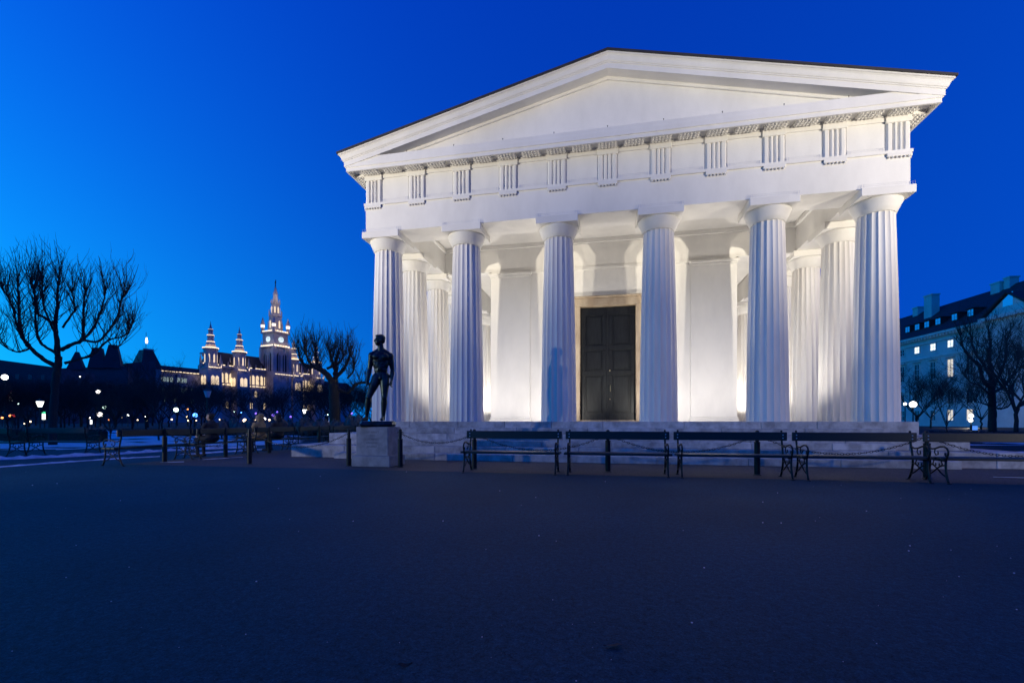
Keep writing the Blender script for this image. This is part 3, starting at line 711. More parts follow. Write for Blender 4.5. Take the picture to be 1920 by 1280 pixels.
# ------------------------------------------------------------------ people seated on the side benches
M_tan = mat('tan_coat', (.42, .27, .12), .9, noise_amt=.3, nscale=9, bump=.3); M_dcoat = mat('dark_coat', (.018, .018, .022), .85); M_jean = mat('dark_trousers', (.02, .022, .03), .85); M_skin = mat('skin', (.45, .28, .20), .55); M_hair = mat('dark_hair', (.02, .015, .012), .7)
def seated(label, loc, rz, coat, hood):
    t = thing('person', label, 'person', loc, rz, 'people on the side benches')
    b = MB()
    for s_ in (-1, 1):
        capsule(b, (s_*.10, .06, .54), (s_*.11, -.36, .55), .088, .062); capsule(b, (s_*.11, -.36, .55), (s_*.11, -.33, .11), .060, .042)
        capsule(b, (s_*.11, -.30, .06), (s_*.12, -.48, .045), .046, .038)
        capsule(b, (s_*.2, -.02, .96), (s_*.24, -.12, .72), .05, .045); capsule(b, (s_*.24, -.12, .72), (s_*.13, -.30, .66), .043, .033)
        hand(b, (s_*.13, -.30, .66), (s_*.08, -.40, .63), s_, .6, .9)
    ell(b, (0, .08, .56), (.17, .13, .12)); ell(b, (0, .08, .78), (.16, .11, .22)); ell(b, (0, .06, .92), (.19, .11, .12)); capsule(b, (0, .05, 1.0), (0, .03, 1.10), .055, .05)
    head(b, (0, .0, 1.21), .3, .95)
    me = fuse(b, 'body', .016, 3); bo = put('body', me, M_jean, t, True); me.materials.append(M_skin); me.materials.append(M_hair)
    for p in me.polygons:
        c = p.center
        if c.z > 1.07: p.material_index = 2 if (c.y > .03 or c.z > 1.275) else 1
        elif c.y < -.27 and .60 < c.z < .70: p.material_index = 1
    c = MB()
    for s_ in (-1, 1):
        capsule(c, (s_*.19, .03, .97), (s_*.255, -.10, .73), .078, .066); capsule(c, (s_*.255, -.10, .73), (s_*.15, -.27, .665), .062, .050)
        capsule(c, (s_*.11, .05, .56), (s_*.12, -.20, .57), .105, .095)
    ell(c, (0, .08, .58), (.22, .17, .14)); ell(c, (0, .08, .80), (.205, .15, .25)); ell(c, (0, .06, .95), (.225, .14, .13)); ell(c, (0, .05, 1.06), (.10, .10, .06))
    if hood: ell(c, (0, .10, 1.14), (.13, .07, .13)); ell(c, (0, .09, 1.27), (.115, .085, .085))
    put('coat', fuse(c, 'coat', .018, 3), coat, t, True)
    return t
seated('person in a tan hooded coat sitting on the side bench behind the chain', (fbx+.02, fby+2.2*2-.55, 0), -math.pi/2, M_tan, True)
seated('person in dark clothes sitting on the side bench nearest the corner post', (fbx+.02, fby+2.2*1-.35, 0), -math.pi/2, M_dcoat, False)
seated('person in a dark coat sitting right of the one in the tan coat', (fbx+.02, fby+2.2*2+.35, 0), -math.pi/2, M_dcoat, True)

# ------------------------------------------------------------------ snow
def snow_strip(pts, wid, h, seed):
    rr = random.Random(seed); P = [Vector((*gnd(*p), 0)) for p in pts]
    dense = []
    for a, b in zip(P, P[1:]):
        n = max(2, int((b-a).length/.12))
        dense += [a.lerp(b, i/n) for i in range(n)]
    dense.append(P[-1]); mb = MB(); vs = []; n = len(dense)
    for i, p in enumerate(dense):
        d = (dense[min(i+1, n-1)]-dense[max(i-1, 0)]).normalized(); s_ = Vector((-d.y, d.x, 0))
        w_ = wid*(.45+1.1*abs(noise.noise(Vector((i*.11, seed, 0)))))*min(1, (i+1)/6, (n-i)/6)
        off = noise.noise(Vector((i*.07, seed+5, 0)))*wid*.8
        hh = h*(.5+rr.random()*.7)
        for u, z in ((-1, -.01), (-.6, .55), (0, 1), (.55, .6), (1, -.01)):
            vs.append(p+s_*(u*w_+off+rr.uniform(-.02, .02))+Vector((0, 0, .006+max(z*hh, -.004))))
    fs = [(i*5+k, i*5+k+1, (i+1)*5+k+1, (i+1)*5+k) for i in range(n-1) for k in range(4)]
    return mb.add(vs, fs)
def snow_thing(mb): return tag(mb.build('snow', M_snow, smooth=True), kind='stuff')
snow_thing(snow_strip([(-40, 864), (0, 861.5), (60, 859), (130, 856), (190, 853), (250, 849.5), (310, 846), (360, 843), (480, 839)], .26, .09, 1))
snow_thing(snow_strip([(-30, 879), (0, 876), (60, 871.5), (130, 866), (190, 862), (250, 858.5), (300, 856.5)], .15, .03, 2))
snow_thing(snow_strip([(330, 853), (380, 850), (440, 846), (500, 842.5)], .20, .04, 3))
snow_thing(snow_strip([(300, 867.2), (322, 866.6), (345, 866)], .05, .012, 4)); snow_thing(snow_strip([(372, 862.5), (400, 860.5), (455, 857)], .06, .015, 6))
snow_thing(snow_strip([(1862, 894.5), (1900, 895.5), (1960, 897)], .045, .012, 7))
def snow_field(poly, holes, seed, z=.03, step=.6):
    # lawn with a thin patchy snow cover: a grid of small faces, open where the grass shows
    xs = [p[0] for p in poly]; ysx = [p[1] for p in poly]
    def inside(x, y):
        c = False; n = len(poly)
        for i in range(n):
            x1, y1 = poly[i]; x2, y2 = poly[(i+1) % n]
            if (y1 > y) != (y2 > y) and x < (x2-x1)*(y-y1)/(y2-y1)+x1: c = not c
        return c
    mb = MB(); vid = {}
    nx = int((max(xs)-min(xs))/step); ny = int((max(ysx)-min(ysx))/step)
    def V(i, j):
        if (i, j) not in vid:
            x = min(xs)+i*step; y = min(ysx)+j*step
            vid[i, j] = len(mb.v); mb.v.append((x+noise.noise(Vector((x, y, seed)))*.35, y+noise.noise(Vector((x, y, seed+9)))*.35, z+.02*noise.noise(Vector((x*.8, y*.8, seed)))))
        return vid[i, j]
    for i in range(nx):
        for j in range(ny):
            x = min(xs)+(i+.5)*step; y = min(ysx)+(j+.5)*step
            if inside(x, y) and noise.noise(Vector((x*.22, y*.22, seed)))+.35*noise.noise(Vector((x*1.1, y*1.1, seed))) > holes: mb.f.append((V(i, j), V(i+1, j), V(i+1, j+1), V(i, j+1)))
    return tag(mb.build('snow', M_snow, smooth=True), kind='stuff')
lawn_l = [gnd(-60, 846), gnd(230, 842), gnd(420, 838), gnd(560, 832), gnd(560, 806), gnd(-60, 808)]
lawn_r = [gnd(1770, 848), gnd(2040, 850), gnd(2040, 812), gnd(1770, 812)]
M_grass = asphalt('winter_lawn', (.035, .042, .018), (.018, .022, .010), (.05, .05, .03))
sheet('lawn', lawn_l, .012, M_grass); sheet('lawn', lawn_r, .012, M_grass)
snow_field(lawn_l, -.10, 11); snow_field(lawn_r, -.25, 12)

# ------------------------------------------------------------------ trees
def twig(mb, rng, p, d, L, r, up=.5, kids=2, n=3, segs=4, depth=0):
    pts = [p]; rad = [r]; cur = Vector(p); dd = Vector(d).normalized()
    for i in range(segs):
        dd = (dd+Vector((rng.uniform(-.22, .22), rng.uniform(-.22, .22), rng.uniform(-.08, .12)+up*.35))).normalized()
        cur = cur+dd*(L/segs); pts.append(cur.copy()); rad.append(r*(1-(i+1)/segs*.72))
    mb.tube(pts, rad, n, False)
    if depth > 0:
        for k in range(kids):
            t = rng.uniform(.25, .9); i = min(int(t*segs), segs-1); q = pts[i].lerp(pts[i+1], t*segs-i)
            a = rng.uniform(0, 2*math.pi); nd = (dd*.8+Vector((math.cos(a), math.sin(a), rng.uniform(0, .5)))*.8).normalized()
            twig(mb, rng, q, nd, L*rng.uniform(.35, .6), max(r*.5, .0045), up, kids, n, max(2, segs-1), depth-1)
    return pts
def traced_tree(name, label, limbs, z, seed, group=None, shoot=(.5, 1.25), dens=5.0, bark=None, tw=None, knob=True, lr_=1.0, rs_=1.0):
    """limbs: (photo points, depth at start, depth at end, radius start, radius end, shoots from)"""
    rng = random.Random(seed); tr = MB(); cr = MB()
    bx_, by_ = at(limbs[0][0][0][0], z); root = thing(name, label, 'tree', (bx_, by_, 0), 0, group)
    o = Vector((bx_, by_, 0))
    for pts, d0, d1, r0, r1, sf in limbs:
        r0 *= lr_; r1 *= lr_
        n = len(pts); W = []
        for i, (px, py) in enumerate(pts):
            zz = z+d0+(d1-d0)*i/(n-1); x, y = at(px, zz); W.append(Vector((x, y, max(0.0, hz(py, zz))))-o)
        fine = []; rad = []
        for i in range(n-1):
            m_ = 5
            for k in range(m_):
                t = k/m_
                p0, p1, p2, p3 = W[max(i-1, 0)], W[i], W[i+1], W[min(i+2, n-1)]
                q = .5*((2*p1)+(p2-p0)*t+(2*p0-5*p1+4*p2-p3)*t*t+(3*p1-p0-3*p2+p3)*t**3)
                fine.append(q+Vector((rng.uniform(-1, 1), rng.uniform(-1, 1), rng.uniform(-1, 1)))*r1*(.5 if sf is not None else .10)); f_ = (i+t)/(n-1); rad.append((r0+(r1-r0)*f_)*rng.uniform(.92, 1.1))
        fine.append(W[-1]); rad.append(r1)
        tr.tube(fine, rad, 9)
        if sf is None: continue
        L = sum((fine[i+1]-fine[i]).length for i in range(len(fine)-1)); cnt = int(L*(1-sf)*dens)+5
        for k in range(cnt):
            t = sf+(1-sf)*(k+rng.random())/cnt; i = min(int(t*(len(fine)-1)), len(fine)-2); q = fine[i].lerp(fine[i+1], rng.random())
            a = rng.uniform(0, 2*math.pi); d = Vector((math.cos(a)*.65, math.sin(a)*.65, rng.uniform(.5, 1.1)))
            if knob and rng.random() < .35: tr.ball(q, rad[i]*rng.uniform(1.1, 1.5), 7, 5)
            twig(cr, rng, q, d, rng.uniform(*shoot), rng.uniform(.014, .024)*rs_, .55, 2, 3, 5, 2)
        for k in range(7):                                   # tuft of shoots at the pollarded end
            a = rng.uniform(0, 2*math.pi); twig(cr, rng, fine[-1], Vector((math.cos(a)*.4, math.sin(a)*.4, 1)), rng.uniform(*shoot), .022*rs_, .6, 2, 4, 5, 1)
        if knob: tr.ball(fine[-1], r1*1.6, 8, 6)
    tr.build('trunk', bark or M_bark, root, True); cr.build('crown', tw or M_twig, root)
    return root
def zp(x, y): return (x/5.12, 470+y/5.12)
big = [([(99, 836), (99, 800), (101, 760), (104, 720), (108, 690), (110, 668)], 0, 0, .30, .24, None),
       ([zp(555, 1010), zp(545, 860), zp(530, 720), zp(550, 560), zp(552, 400), zp(565, 260)], 0, .2, .22, .05, .35),
       ([zp(540, 1110), zp(420, 1040), zp(290, 930), zp(230, 850), zp(195, 740), zp(180, 540), zp(172, 340)], 0, -.9, .19, .05, .35),
       ([zp(290, 930), zp(190, 800), zp(110, 520), zp(15, 360)], -.4, .6, .09, .035, .3),
       ([zp(290, 935), zp(180, 970), zp(60, 930), zp(-30, 850)], -.4, -1.2, .08, .03, .2),
       ([zp(550, 990), zp(450, 930), zp(390, 880), zp(350, 780), zp(340, 620), zp(330, 420), zp(300, 290)], 0, .9, .13, .04, .3),
       ([zp(530, 720), zp(430, 640), zp(360, 600), zp(350, 480), zp(330, 380)], .1, -.7, .12, .05, .35),
       ([zp(590, 950), zp(690, 900), zp(790, 850), zp(800, 700), zp(800, 560), zp(820, 390)], 0, -.6, .17, .05, .35),
       ([zp(790, 850), zp(880, 770), zp(930, 680), zp(990, 500), zp(1010, 400)], -.3, .5, .11, .045, .25),
       ([zp(790, 855), zp(940, 870), zp(1040, 770), zp(1130, 620), zp(1160, 480), zp(1200, 430)], -.3, -1.2, .10, .035, .3),
       ([zp(620, 1080), zp(760, 1040), zp(900, 990), zp(1040, 860), zp(1190, 820), zp(1260, 740)], 0, 1.1, .12, .03, .3),
       ([zp(600, 740), zp(690, 610), zp(720, 560), zp(690, 400)], .1, .8, .09, .035, .3),
       ([zp(530, 800), zp(420, 540), zp(410, 420), zp(405, 320)], .1, 1.2, .08, .04, .4),
       ([zp(1040, 870), zp(1110, 940), zp(1190, 860), zp(1240, 780)], .8, 1.4, .05, .025, .2)]
traced_tree('pollard_tree', 'large pollarded bare tree with thick limbs at the left edge', big, 20.9, 21, shoot=(.6, 1.7), dens=14, lr_=.52, rs_=.85)
def zq(x, y): return (520+x/6.095, 610+y/6.095)
pol2 = [([(628, 812), (628, 780), (627, 745), (625, 720)], 0, 0, .50, .42, None),
        ([zq(645, 690), zq(590, 590), zq(520, 520), zq(430, 470), zq(340, 470), zq(270, 400), zq(250, 330)], 0, -.8, .30, .07, .3),
        ([zq(520, 520), zq(460, 440), zq(440, 340), zq(430, 270)], -.2, .8, .16, .06, .2),
        ([zq(400, 470), zq(340, 360), zq(310, 280)], -.4, -1.4, .12, .05, .2),
        ([zq(650, 680), zq(670, 560), zq(660, 440), zq(690, 330)], 0, .6, .28, .08, .3),
        ([zq(660, 600), zq(740, 520), zq(800, 420), zq(830, 330)], 0, -.8, .18, .06, .25),
        ([zq(670, 460), zq(610, 380), zq(600, 300)], .3, 1.2, .12, .05, .2),
        ([zq(700, 740), zq(800, 760), zq(880, 690), zq(960, 655), zq(1040, 655)], 0, .4, .17, .08, .45),
        ([zq(800, 600), zq(860, 540), zq(880, 470)], -.6, -.9, .09, .04, .1),
        ([zq(570, 490), zq(640, 460), zq(720, 420), zq(760, 340)], -.1, .9, .13, .05, .2)]
traced_tree('pollard_tree', 'pollarded bare tree with knobbly limbs just left of the statue', pol2, 31, 22, shoot=(.7, 1.8), dens=15, lr_=.72, rs_=1.2)
def zr_(x, y): return (1660+x/3.046, 500+y/3.046)
rt_ = [([zr_(610, 945), zr_(610, 850), zr_(608, 760), zr_(605, 690)], 0, 0, .42, .36, None),
       ([zr_(608, 700), zr_(605, 600), zr_(590, 520), zr_(600, 440), zr_(590, 370)], 0, 1, .30, .08, .3),
       ([zr_(600, 690), zr_(560, 650), zr_(530, 560), zr_(480, 515), zr_(440, 450), zr_(430, 400)], 0, -1.5, .22, .06, .3),
       ([zr_(605, 640), zr_(560, 560), zr_(510, 480), zr_(490, 400)], 0, 2, .16, .06, .3),
       ([zr_(612, 690), zr_(660, 600), zr_(690, 500), zr_(690, 420)], 0, -1.6, .2, .06, .3),
       ([zr_(612, 720), zr_(680, 680), zr_(740, 600), zr_(760, 520)], 0, 1.6, .17, .05, .3),
       ([zr_(606, 740), zr_(540, 680), zr_(490, 660), zr_(450, 620)], 0, -1.2, .12, .05, .2),
       ([zr_(612, 800), zr_(660, 810), zr_(710, 790), zr_(730, 740)], 0, 1.0, .11, .05, .2),
       ([zr_(606, 800), zr_(560, 780), zr_(510, 770)], 0, -1.0, .09, .04, .1)]
traced_tree('bare_tree', 'big dark bare tree with a thick trunk before the right-hand palace', rt_, 48, 23, shoot=(1.2, 2.8), dens=6, tw=M_twig, lr_=.85, rs_=1.4)

def bare_tree_mesh(seed, h, spread, trunk_h, tr_r, levels=4, kids=5, tw_r=.010):
    rng = random.Random(seed); tr = MB(); cr = MB()
    pts = [Vector((rng.uniform(-.05, .05)*i, rng.uniform(-.05, .05)*i, trunk_h*i/4)) for i in range(5)]
    tr.tube(pts, [tr_r, tr_r*.9, tr_r*.85, tr_r*.8, tr_r*.75], 7)
    def rec(p, d, L, r, lev):
        segs = 3; pp = [p]; rad = [r]; cur = p.copy(); dd = d.normalized()
        for i in range(segs):
            dd = (dd+Vector((rng.uniform(-.25, .25), rng.uniform(-.25, .25), rng.uniform(-.05, .22)))).normalized(); cur = cur+dd*L/segs; pp.append(cur.copy()); rad.append(r*(1-.5*(i+1)/segs))
        (tr if lev >= levels-1 else cr).tube(pp, rad, 5 if lev >= levels-1 else 3, False)
        if lev == 0: return
        for k in range(kids):
            t = rng.uniform(.35, 1.0); i = min(int(t*segs), segs-1); q = pp[i].lerp(pp[i+1], t*segs-i); a = rng.uniform(0, 2*math.pi)
            nd = dd*.75+Vector((math.cos(a)*spread, math.sin(a)*spread, rng.uniform(-.1, .5)))
            rec(q, nd, L*rng.uniform(.5, .75), max(r*.5, tw_r), lev-1)
    n0 = 6
    for k in range(n0):
        a = 2*math.pi*k/n0+rng.uniform(-.3, .3); z_ = trunk_h*rng.uniform(.7, 1.0)
        rec(Vector((0, 0, z_)), Vector((math.cos(a)*spread, math.sin(a)*spread, rng.uniform(.7, 1.3))), (h-trunk_h)*.5, tr_r*.5, levels)
    a_ = tr.mesh('trunk'); a_.materials.append(M_bark); b_ = cr.mesh('crown'); b_.materials.append(M_twig)
    for p in a_.polygons: p.use_smooth = True
    return a_, b_
BT = [bare_tree_mesh(40+i, 9.5, .85, 1.7, .14, 4, 4, .009) for i in range(4)]
def bare(label, px, z, sc, rz, v, group, tw=None, name='bare_tree', sxy=1.0):
    x, y = at(px, z); t = thing(name, label, 'tree', (x, y, 0), rz, group); t.scale = (sc*sxy, sc*sxy, sc)
    put('trunk', BT[v][0], M_bark, t); c = put('crown', BT[v][1], M_twig, t)
    if tw: c.material_slots[0].link = 'OBJECT'; c.material_slots[0].material = tw
    return t
tr_rng = random.Random(90)
rows = [[], [], []]
for row, zz in enumerate((56, 78, 104)):
    px = -60+row*12
    while px < 700:
        z_ = zz+tr_rng.uniform(-7, 7); open_ = 385 < px < 570
        top = 690+tr_rng.uniform(-14, 22)+(16 if open_ else 0)
        if not (open_ and row == 1): rows[row].append((px+tr_rng.uniform(-9, 9), z_, top))
        px += tr_rng.uniform(26, 44) if not open_ else tr_rng.uniform(34, 50)
ORD = ('first second third fourth fifth sixth seventh eighth ninth tenth eleventh twelfth thirteenth fourteenth fifteenth sixteenth seventeenth eighteenth nineteenth twentieth twenty-first twenty-second twenty-third twenty-fourth twenty-fifth twenty-sixth twenty-seventh twenty-eighth twenty-ninth thirtieth thirty-first thirty-second thirty-third thirty-fourth thirty-fifth').split()
for row, nm in enumerate(('front', 'middle', 'back')):          # dense rows of bare park trees before the city hall
    rows[row].sort()
    for i, (p_, z_, top) in enumerate(rows[row]):
        bare('dark bare tree, %s from the left in the %s park row' % (ORD[i], nm), p_, z_, hz(top, z_)/10.2, tr_rng.uniform(0, 6), tr_rng.randrange(4), 'bare trees in the park rows', sxy=1.0)
for (p_, z_, top, l, n) in ((298, 26, 636, 'slender young bare tree standing behind the side benches', 1), (207, 24, 700, 'slim young bare tree right of the big left tree', 2), (1775, 30, 672, 'young bare tree with a pale trunk before the right-hand palace', 0), (32, 23, 740, 'thin bare sapling at the left edge', 3)):
    h_ = hz(top, z_); t = bare(l, p_, z_, h_/9.6, n*1.3, n, None, sxy=.62)
for k, (p_, z_, top, l) in enumerate(((1905, 42, 548, 'reddish bare tree cut by the right edge'), (1935, 36, 560, 'reddish bare tree beyond the right edge'), (1720, 62, 655, 'bare tree close to the right end column, before the palace'), (1745, 70, 690, 'small bare tree between the right lamp and the young tree'), (1840, 60, 690, 'low bare tree behind the thick right trunk'))):
    bare(l, p_, z_, hz(top, z_)/9.6, k*1.1+.4, k % 4, 'bare trees before the palace', M_twigr if k < 2 else None)

# ------------------------------------------------------------------ hedges, wrapped roses
def hedge(label, a, b, w_, h, seed):
    a, b = Vector((*a, 0)), Vector((*b, 0)); d = (b-a); L = d.length; t = thing('hedge', label, 'hedge', tuple(a), math.atan2(d.y, d.x)); rng = random.Random(seed)
    MB().cbox(0, L, -w_/2, w_/2, 0, h-.03, .05).build('twig_core', M_hedge, t); mb = MB()
    for k in range(int(L*260)):
        f_ = rng.random(); x = rng.uniform(0, L)
        if f_ < .45: y, z = rng.uniform(-w_/2, w_/2), h-.04+rng.uniform(-.02, .06)
        else: y, z = (-w_/2 if f_ < .8 else w_/2)+rng.uniform(-.04, .04), rng.uniform(.02, h)
        s_ = rng.uniform(.02, .045); u = Vector((rng.uniform(-1, 1), rng.uniform(-1, 1), rng.uniform(-1, 1))).normalized(); v = u.orthogonal().normalized()*s_; u = u*s_; c = Vector((x, y, z))
        mb.add([c-u, c+v*.6, c+u, c-v*.6], [(0, 1, 2, 3)])
    tag(mb.build('leaves', M_hedge, t), kind='stuff'); return t
hedge('low dark hedge along the lawn behind the left benches', at(-40, 25), at(195, 24), .5, .62, 1)
hedge('long low hedge behind the left row of benches', at(225, 33), at(690, 36), .6, .50, 2)
hedge('low dark hedge before the right-hand palace', at(1735, 27), at(2010, 24), .6, .50, 3)
ME_sack = MB().lathe([(.05, 0), (.05, .35), (.20, .42), (.30, .62), (.32, .85), (.25, 1.08), (.10, 1.2), (.07, 1.26), (.11, 1.32)], 9).mesh('wrapped_rose'); ME_sack.materials.append(M_sack)
for p in ME_sack.polygons: p.use_smooth = True
rs = random.Random(14)
for k in range(34):
    z_ = rs.choice((27, 30, 34, 40)); p_ = 415+k*8.2+rs.uniform(-3, 3); x, y = at(p_, z_)
    o = put('wrapped_rose', ME_sack, M_sack, None, loc=(x, y, 0), rz=rs.uniform(0, 6)); s_ = rs.uniform(.8, 1.1); o.scale = (s_, s_, s_*rs.uniform(.9, 1.1))
    tag(o, 'burlap-wrapped rose bush behind the benches, %s from the left' % ORD[k], 'rose bush', 'rose bushes wrapped for winter')

# ------------------------------------------------------------------ city hall
ud = (RT*.43+FW*.903).normalized(); RZ = math.atan2(ud.y, ud.x)
ch = thing('city_hall', 'floodlit neo-Gothic city hall with tall clock spire and four side towers', 'city hall', (*cw(-174.7, 335.5), 0), RZ)
ZR = 37.0
hall = group_of(ch, 'hall'); MB().box(-41, 46, 0, 12, 0, ZR).build('hall_wall', M_rstone, hall)
b_ = MB(); b_.v += [(-40.5, -.8, ZR+.1), (46.5, -.8, ZR+.1), (46.5, 12, ZR+.1), (-40.5, 12, ZR+.1), (-38, 6, 46.5), (45, 6, 46.5)]; b_.f += [(0, 1, 5, 4), (2, 3, 4, 5), (1, 2, 5), (3, 0, 4), (0, 3, 2, 1)]
b_.build('roof', M_rroof, ch)
MB().box(-46.4, 46.4, -1.3, -.02, ZR-1.4, ZR+.05).build('gallery', M_rstone, hall)
wing = group_of(ch, 'wing'); MB().box(-69.4, -44.1, 1, 14, 0, 30).build('wing_wall', M_rstone, wing); MB().box(46.1, 82, 1, 30, 0, 30).build('wing_wall', M_rstone, wing)
for x0, x1 in ((-69.4, -44.1), (46.1, 82)):
    b_ = MB(); b_.v += [(x0, .4, 30.1), (x1, .4, 30.1), (x1, 14, 30.1), (x0, 14, 30.1), (x0, 6, 34), (x1, 6, 34), (x1, 9, 34), (x0, 9, 34)]; b_.f += [(0, 1, 5, 4), (4, 5, 6, 7), (2, 3, 7, 6), (1, 2, 6, 5), (3, 0, 4, 7), (0, 3, 2, 1)]; b_.build('wing_roof', M_rroof, wing)
# end pavilion with a steep mansard roof, lamp and flagpole
pv = group_of(ch, 'pavilion'); MB().box(-79.5, -69.5, -1.5, 9, 0, 31).build('pavilion_wall', M_rstone, pv)
MB().add([(-80, -2, 31.1), (-69, -2, 31.1), (-69, 9.5, 31.1), (-80, 9.5, 31.1), (-77, 1.5, 41.5), (-72, 1.5, 41.5), (-72, 6, 41.5), (-77, 6, 41.5)], [(0, 1, 5, 4), (1, 2, 6, 5), (2, 3, 7, 6), (3, 0, 4, 7), (4, 5, 6, 7), (0, 3, 2, 1)]).build('mansard_roof', M_rroof, pv)
MB().box(-77.2, -71.8, 1.3, 1.6, 41.5, 42.3).build('roof_railing', M_rstone, pv); MB().tube([(-74.5, 4, 41.5), (-74.5, 4, 52)], .12, 5).build('flagpole', M_rroof, pv); MB().lathe([(.4, 0), (.7, 1.2), (.35, 3.4)], 8).build('roof_lamp', glow('roof_lamp_light', (1, .95, .9), 2.2), pv, loc=(-74.5, 3.5, 45.5))
# windows: lit ones share their meshes
def win_mesh(nm, w_, h, m):
    b = MB().add([(-w_/2, 0, 0), (w_/2, 0, 0), (w_/2, 0, h*.82), (0, 0, h), (-w_/2, 0, h*.82)], [(0, 1, 2, 3, 4)]); me = b.mesh(nm); me.materials.append(m); return me
W_main = win_mesh('window', 2.3, 6.6, M_rlit); W_sm = win_mesh('window', 1.5, 3.0, M_rlitg); W_tw = win_mesh('window', 1.0, 6.2, M_rlit); W_low = win_mesh('window', 1.8, 4.4, M_rlit)
cr_ = random.Random(4)
def window(me, x, z, y, par, mull=True):
    put('window', me, None, par, loc=(x, y, z))
for k in range(14):
    x = -41+k*6.3
    if min(abs(x+41.6), abs(x+22.5), abs(x-20.3), abs(x-41), abs(x-4.5)-3) < 4.2: continue
    for dx in (-1.6, 1.6): window(W_main, x+dx, 26.2, -.04, hall)
    MB().box(x-3.3, x-2.9, -.9, -.05, 8, ZR-1.45).build('pier', M_rstone, hall)
    MB().box(x-.12, x+.12, -.25, -.05, 26, 33).build('mullion', M_rstone, hall)
for k in range(26):
    x = -43+k*3.4
    for z_ in (17.5, 9.5):
        if cr_.random() < .62: window(W_low, x, z_, -.05, hall)
for k in range(12):
    x = -68.5+k*1.95
    for z_, pb in ((24.2, .75), (18.0, .45), (12, .35)):
        if cr_.random() < pb: window(W_sm, x, z_, .95, wing)
# rows of gallery lamps on the cornices
def strip(x0, x1, y, z, par, seg=2.1, m=M_lampw, h=.55):
    n = int((x1-x0)/seg)
    me = MB().box(-seg*.36, seg*.36, -.12, .12, 0, h).mesh('cornice_lamp'); me.materials.append(m)
    for k in range(n):
        if cr_.random() < .93: put('cornice_lamp', me, None, par, loc=(x0+(k+.5)*seg, y, z+cr_.uniform(-.1, .1)))
strip(-46, 46, -1.15, ZR+.08, hall); strip(-46, 46, -.5, 24.6, hall, 2.6, h=.5); strip(-69, -47, .2, 30.15, wing, 2.0, h=.4)
for k in range(24): MB().add([(0, 0, 0), (.9, 0, 0), (.9, .9, 0), (0, .9, 0), (.45, .45, 3.4)], [(0, 1, 4), (1, 2, 4), (2, 3, 4), (3, 0, 4)]).build('pinnacle', M_rstone, hall, loc=(-45.6+k*3.96, -1.25, ZR+.05))
def dormers(x0, x1, n, y, z, par):
    for k in range(n): MB().add([(0, 0, 0), (1.4, 0, 0), (1.4, 0, 1.6), (.7, 0, 2.8), (0, 0, 1.6), (.7, 3, 2.8), (0, 3, 1.6), (1.4, 3, 1.6)], [(0, 1, 2, 3, 4), (3, 2, 7, 5), (3, 5, 6, 4)]).build('dormer', M_rstone, par, loc=(x0+(x1-x0)*(k+.5)/n, y, z))
dormers(-44, 44, 20, 2.2, ZR+1.2, hall); dormers(-44, 44, 20, 6.4, ZR+5.4, hall)
def side_tower(x, y=-2.2):
    t = group_of(ch, 'side_tower', (x, y, 0)); t.scale = (1, 1, .90); q = math.pi/8
    MB().box(-4.4, 4.4, -4.4, 4.4, 0, 37.5).build('tower_base', M_rstone, t)
    MB().lathe([(4.9*1.08, 37.4), (4.9*1.08, 38.2)], 8, 0, 0, q).build('base_gallery', M_rstone, t)
    MB().lathe([(3.9, 38.2), (3.9, 50.6), (4.5, 51.2), (4.5, 52)], 8, 0, 0, q).build('tower_drum', M_rstone, t)
    MB().lathe([(3.0, 52), (2.7, 55.0), (2.2, 56), (2.4, 56.4), (1.9, 57), (1.8, 60.5), (2.2, 61), (1.4, 61.8), (1.2, 64.5), (1.7, 65), (.9, 66), (.25, 69), (.1, 71)], 8, 0, 0, q).build('tower_spire', M_rstone, t)
    for sx in (-1, 1):
        for sy in (-1, 1): MB().lathe([(.65, 38), (.65, 44), (.1, 48)], 4, sx*3.9, sy*3.9, math.pi/4).build('corner_pinnacle', M_rstone, t)
    for k in range(8):
        a = q+math.pi/8+k*math.pi/4
        me = put('window', W_tw, None, t, loc=(math.cos(a)*3.63, math.sin(a)*3.63, 42), rz=a+math.pi/2)
    for dx in (-1.3, 1.3): put('window', W_main, None, t, loc=(dx, -4.44, 26.5)); put('window', W_main, None, t, loc=(-4.44, dx, 26.5), rz=-math.pi/2)
    for r_, z_, h_ in ((4.6, 52.05, .55), (2.35, 56.4, .45), (2.1, 61.05, .4), (1.4, 65.1, .4)):
        lm = MB()
        MB().lathe([(r_, z_), (r_, z_+h_), (r_-.4, z_+h_+.05), (r_-.4, z_)], 8, 0, 0, q).build('gallery_lamp', M_lampw, t)
    strip(-4.4, 4.4, -5.2, 38.25, t, 1.5, h=.45)
    for z_, p_ in ((53.2, 90), (39.5, 80)):
        for ax, ay in ((-4.5, -8.5), (6.0, -6.5)):
            l = bpy.data.lights.new('tower_flood', 'POINT'); l.energy = p_; l.color = (1, .80, .55); l.shadow_soft_size = .3; o = bpy.data.objects.new('tower_flood', l); COL.objects.link(o); o.parent = t; o.location = (ax*.75, ay*.75, z_)
for x in (-41.6, -22.5, 20.3, 41): side_tower(x)
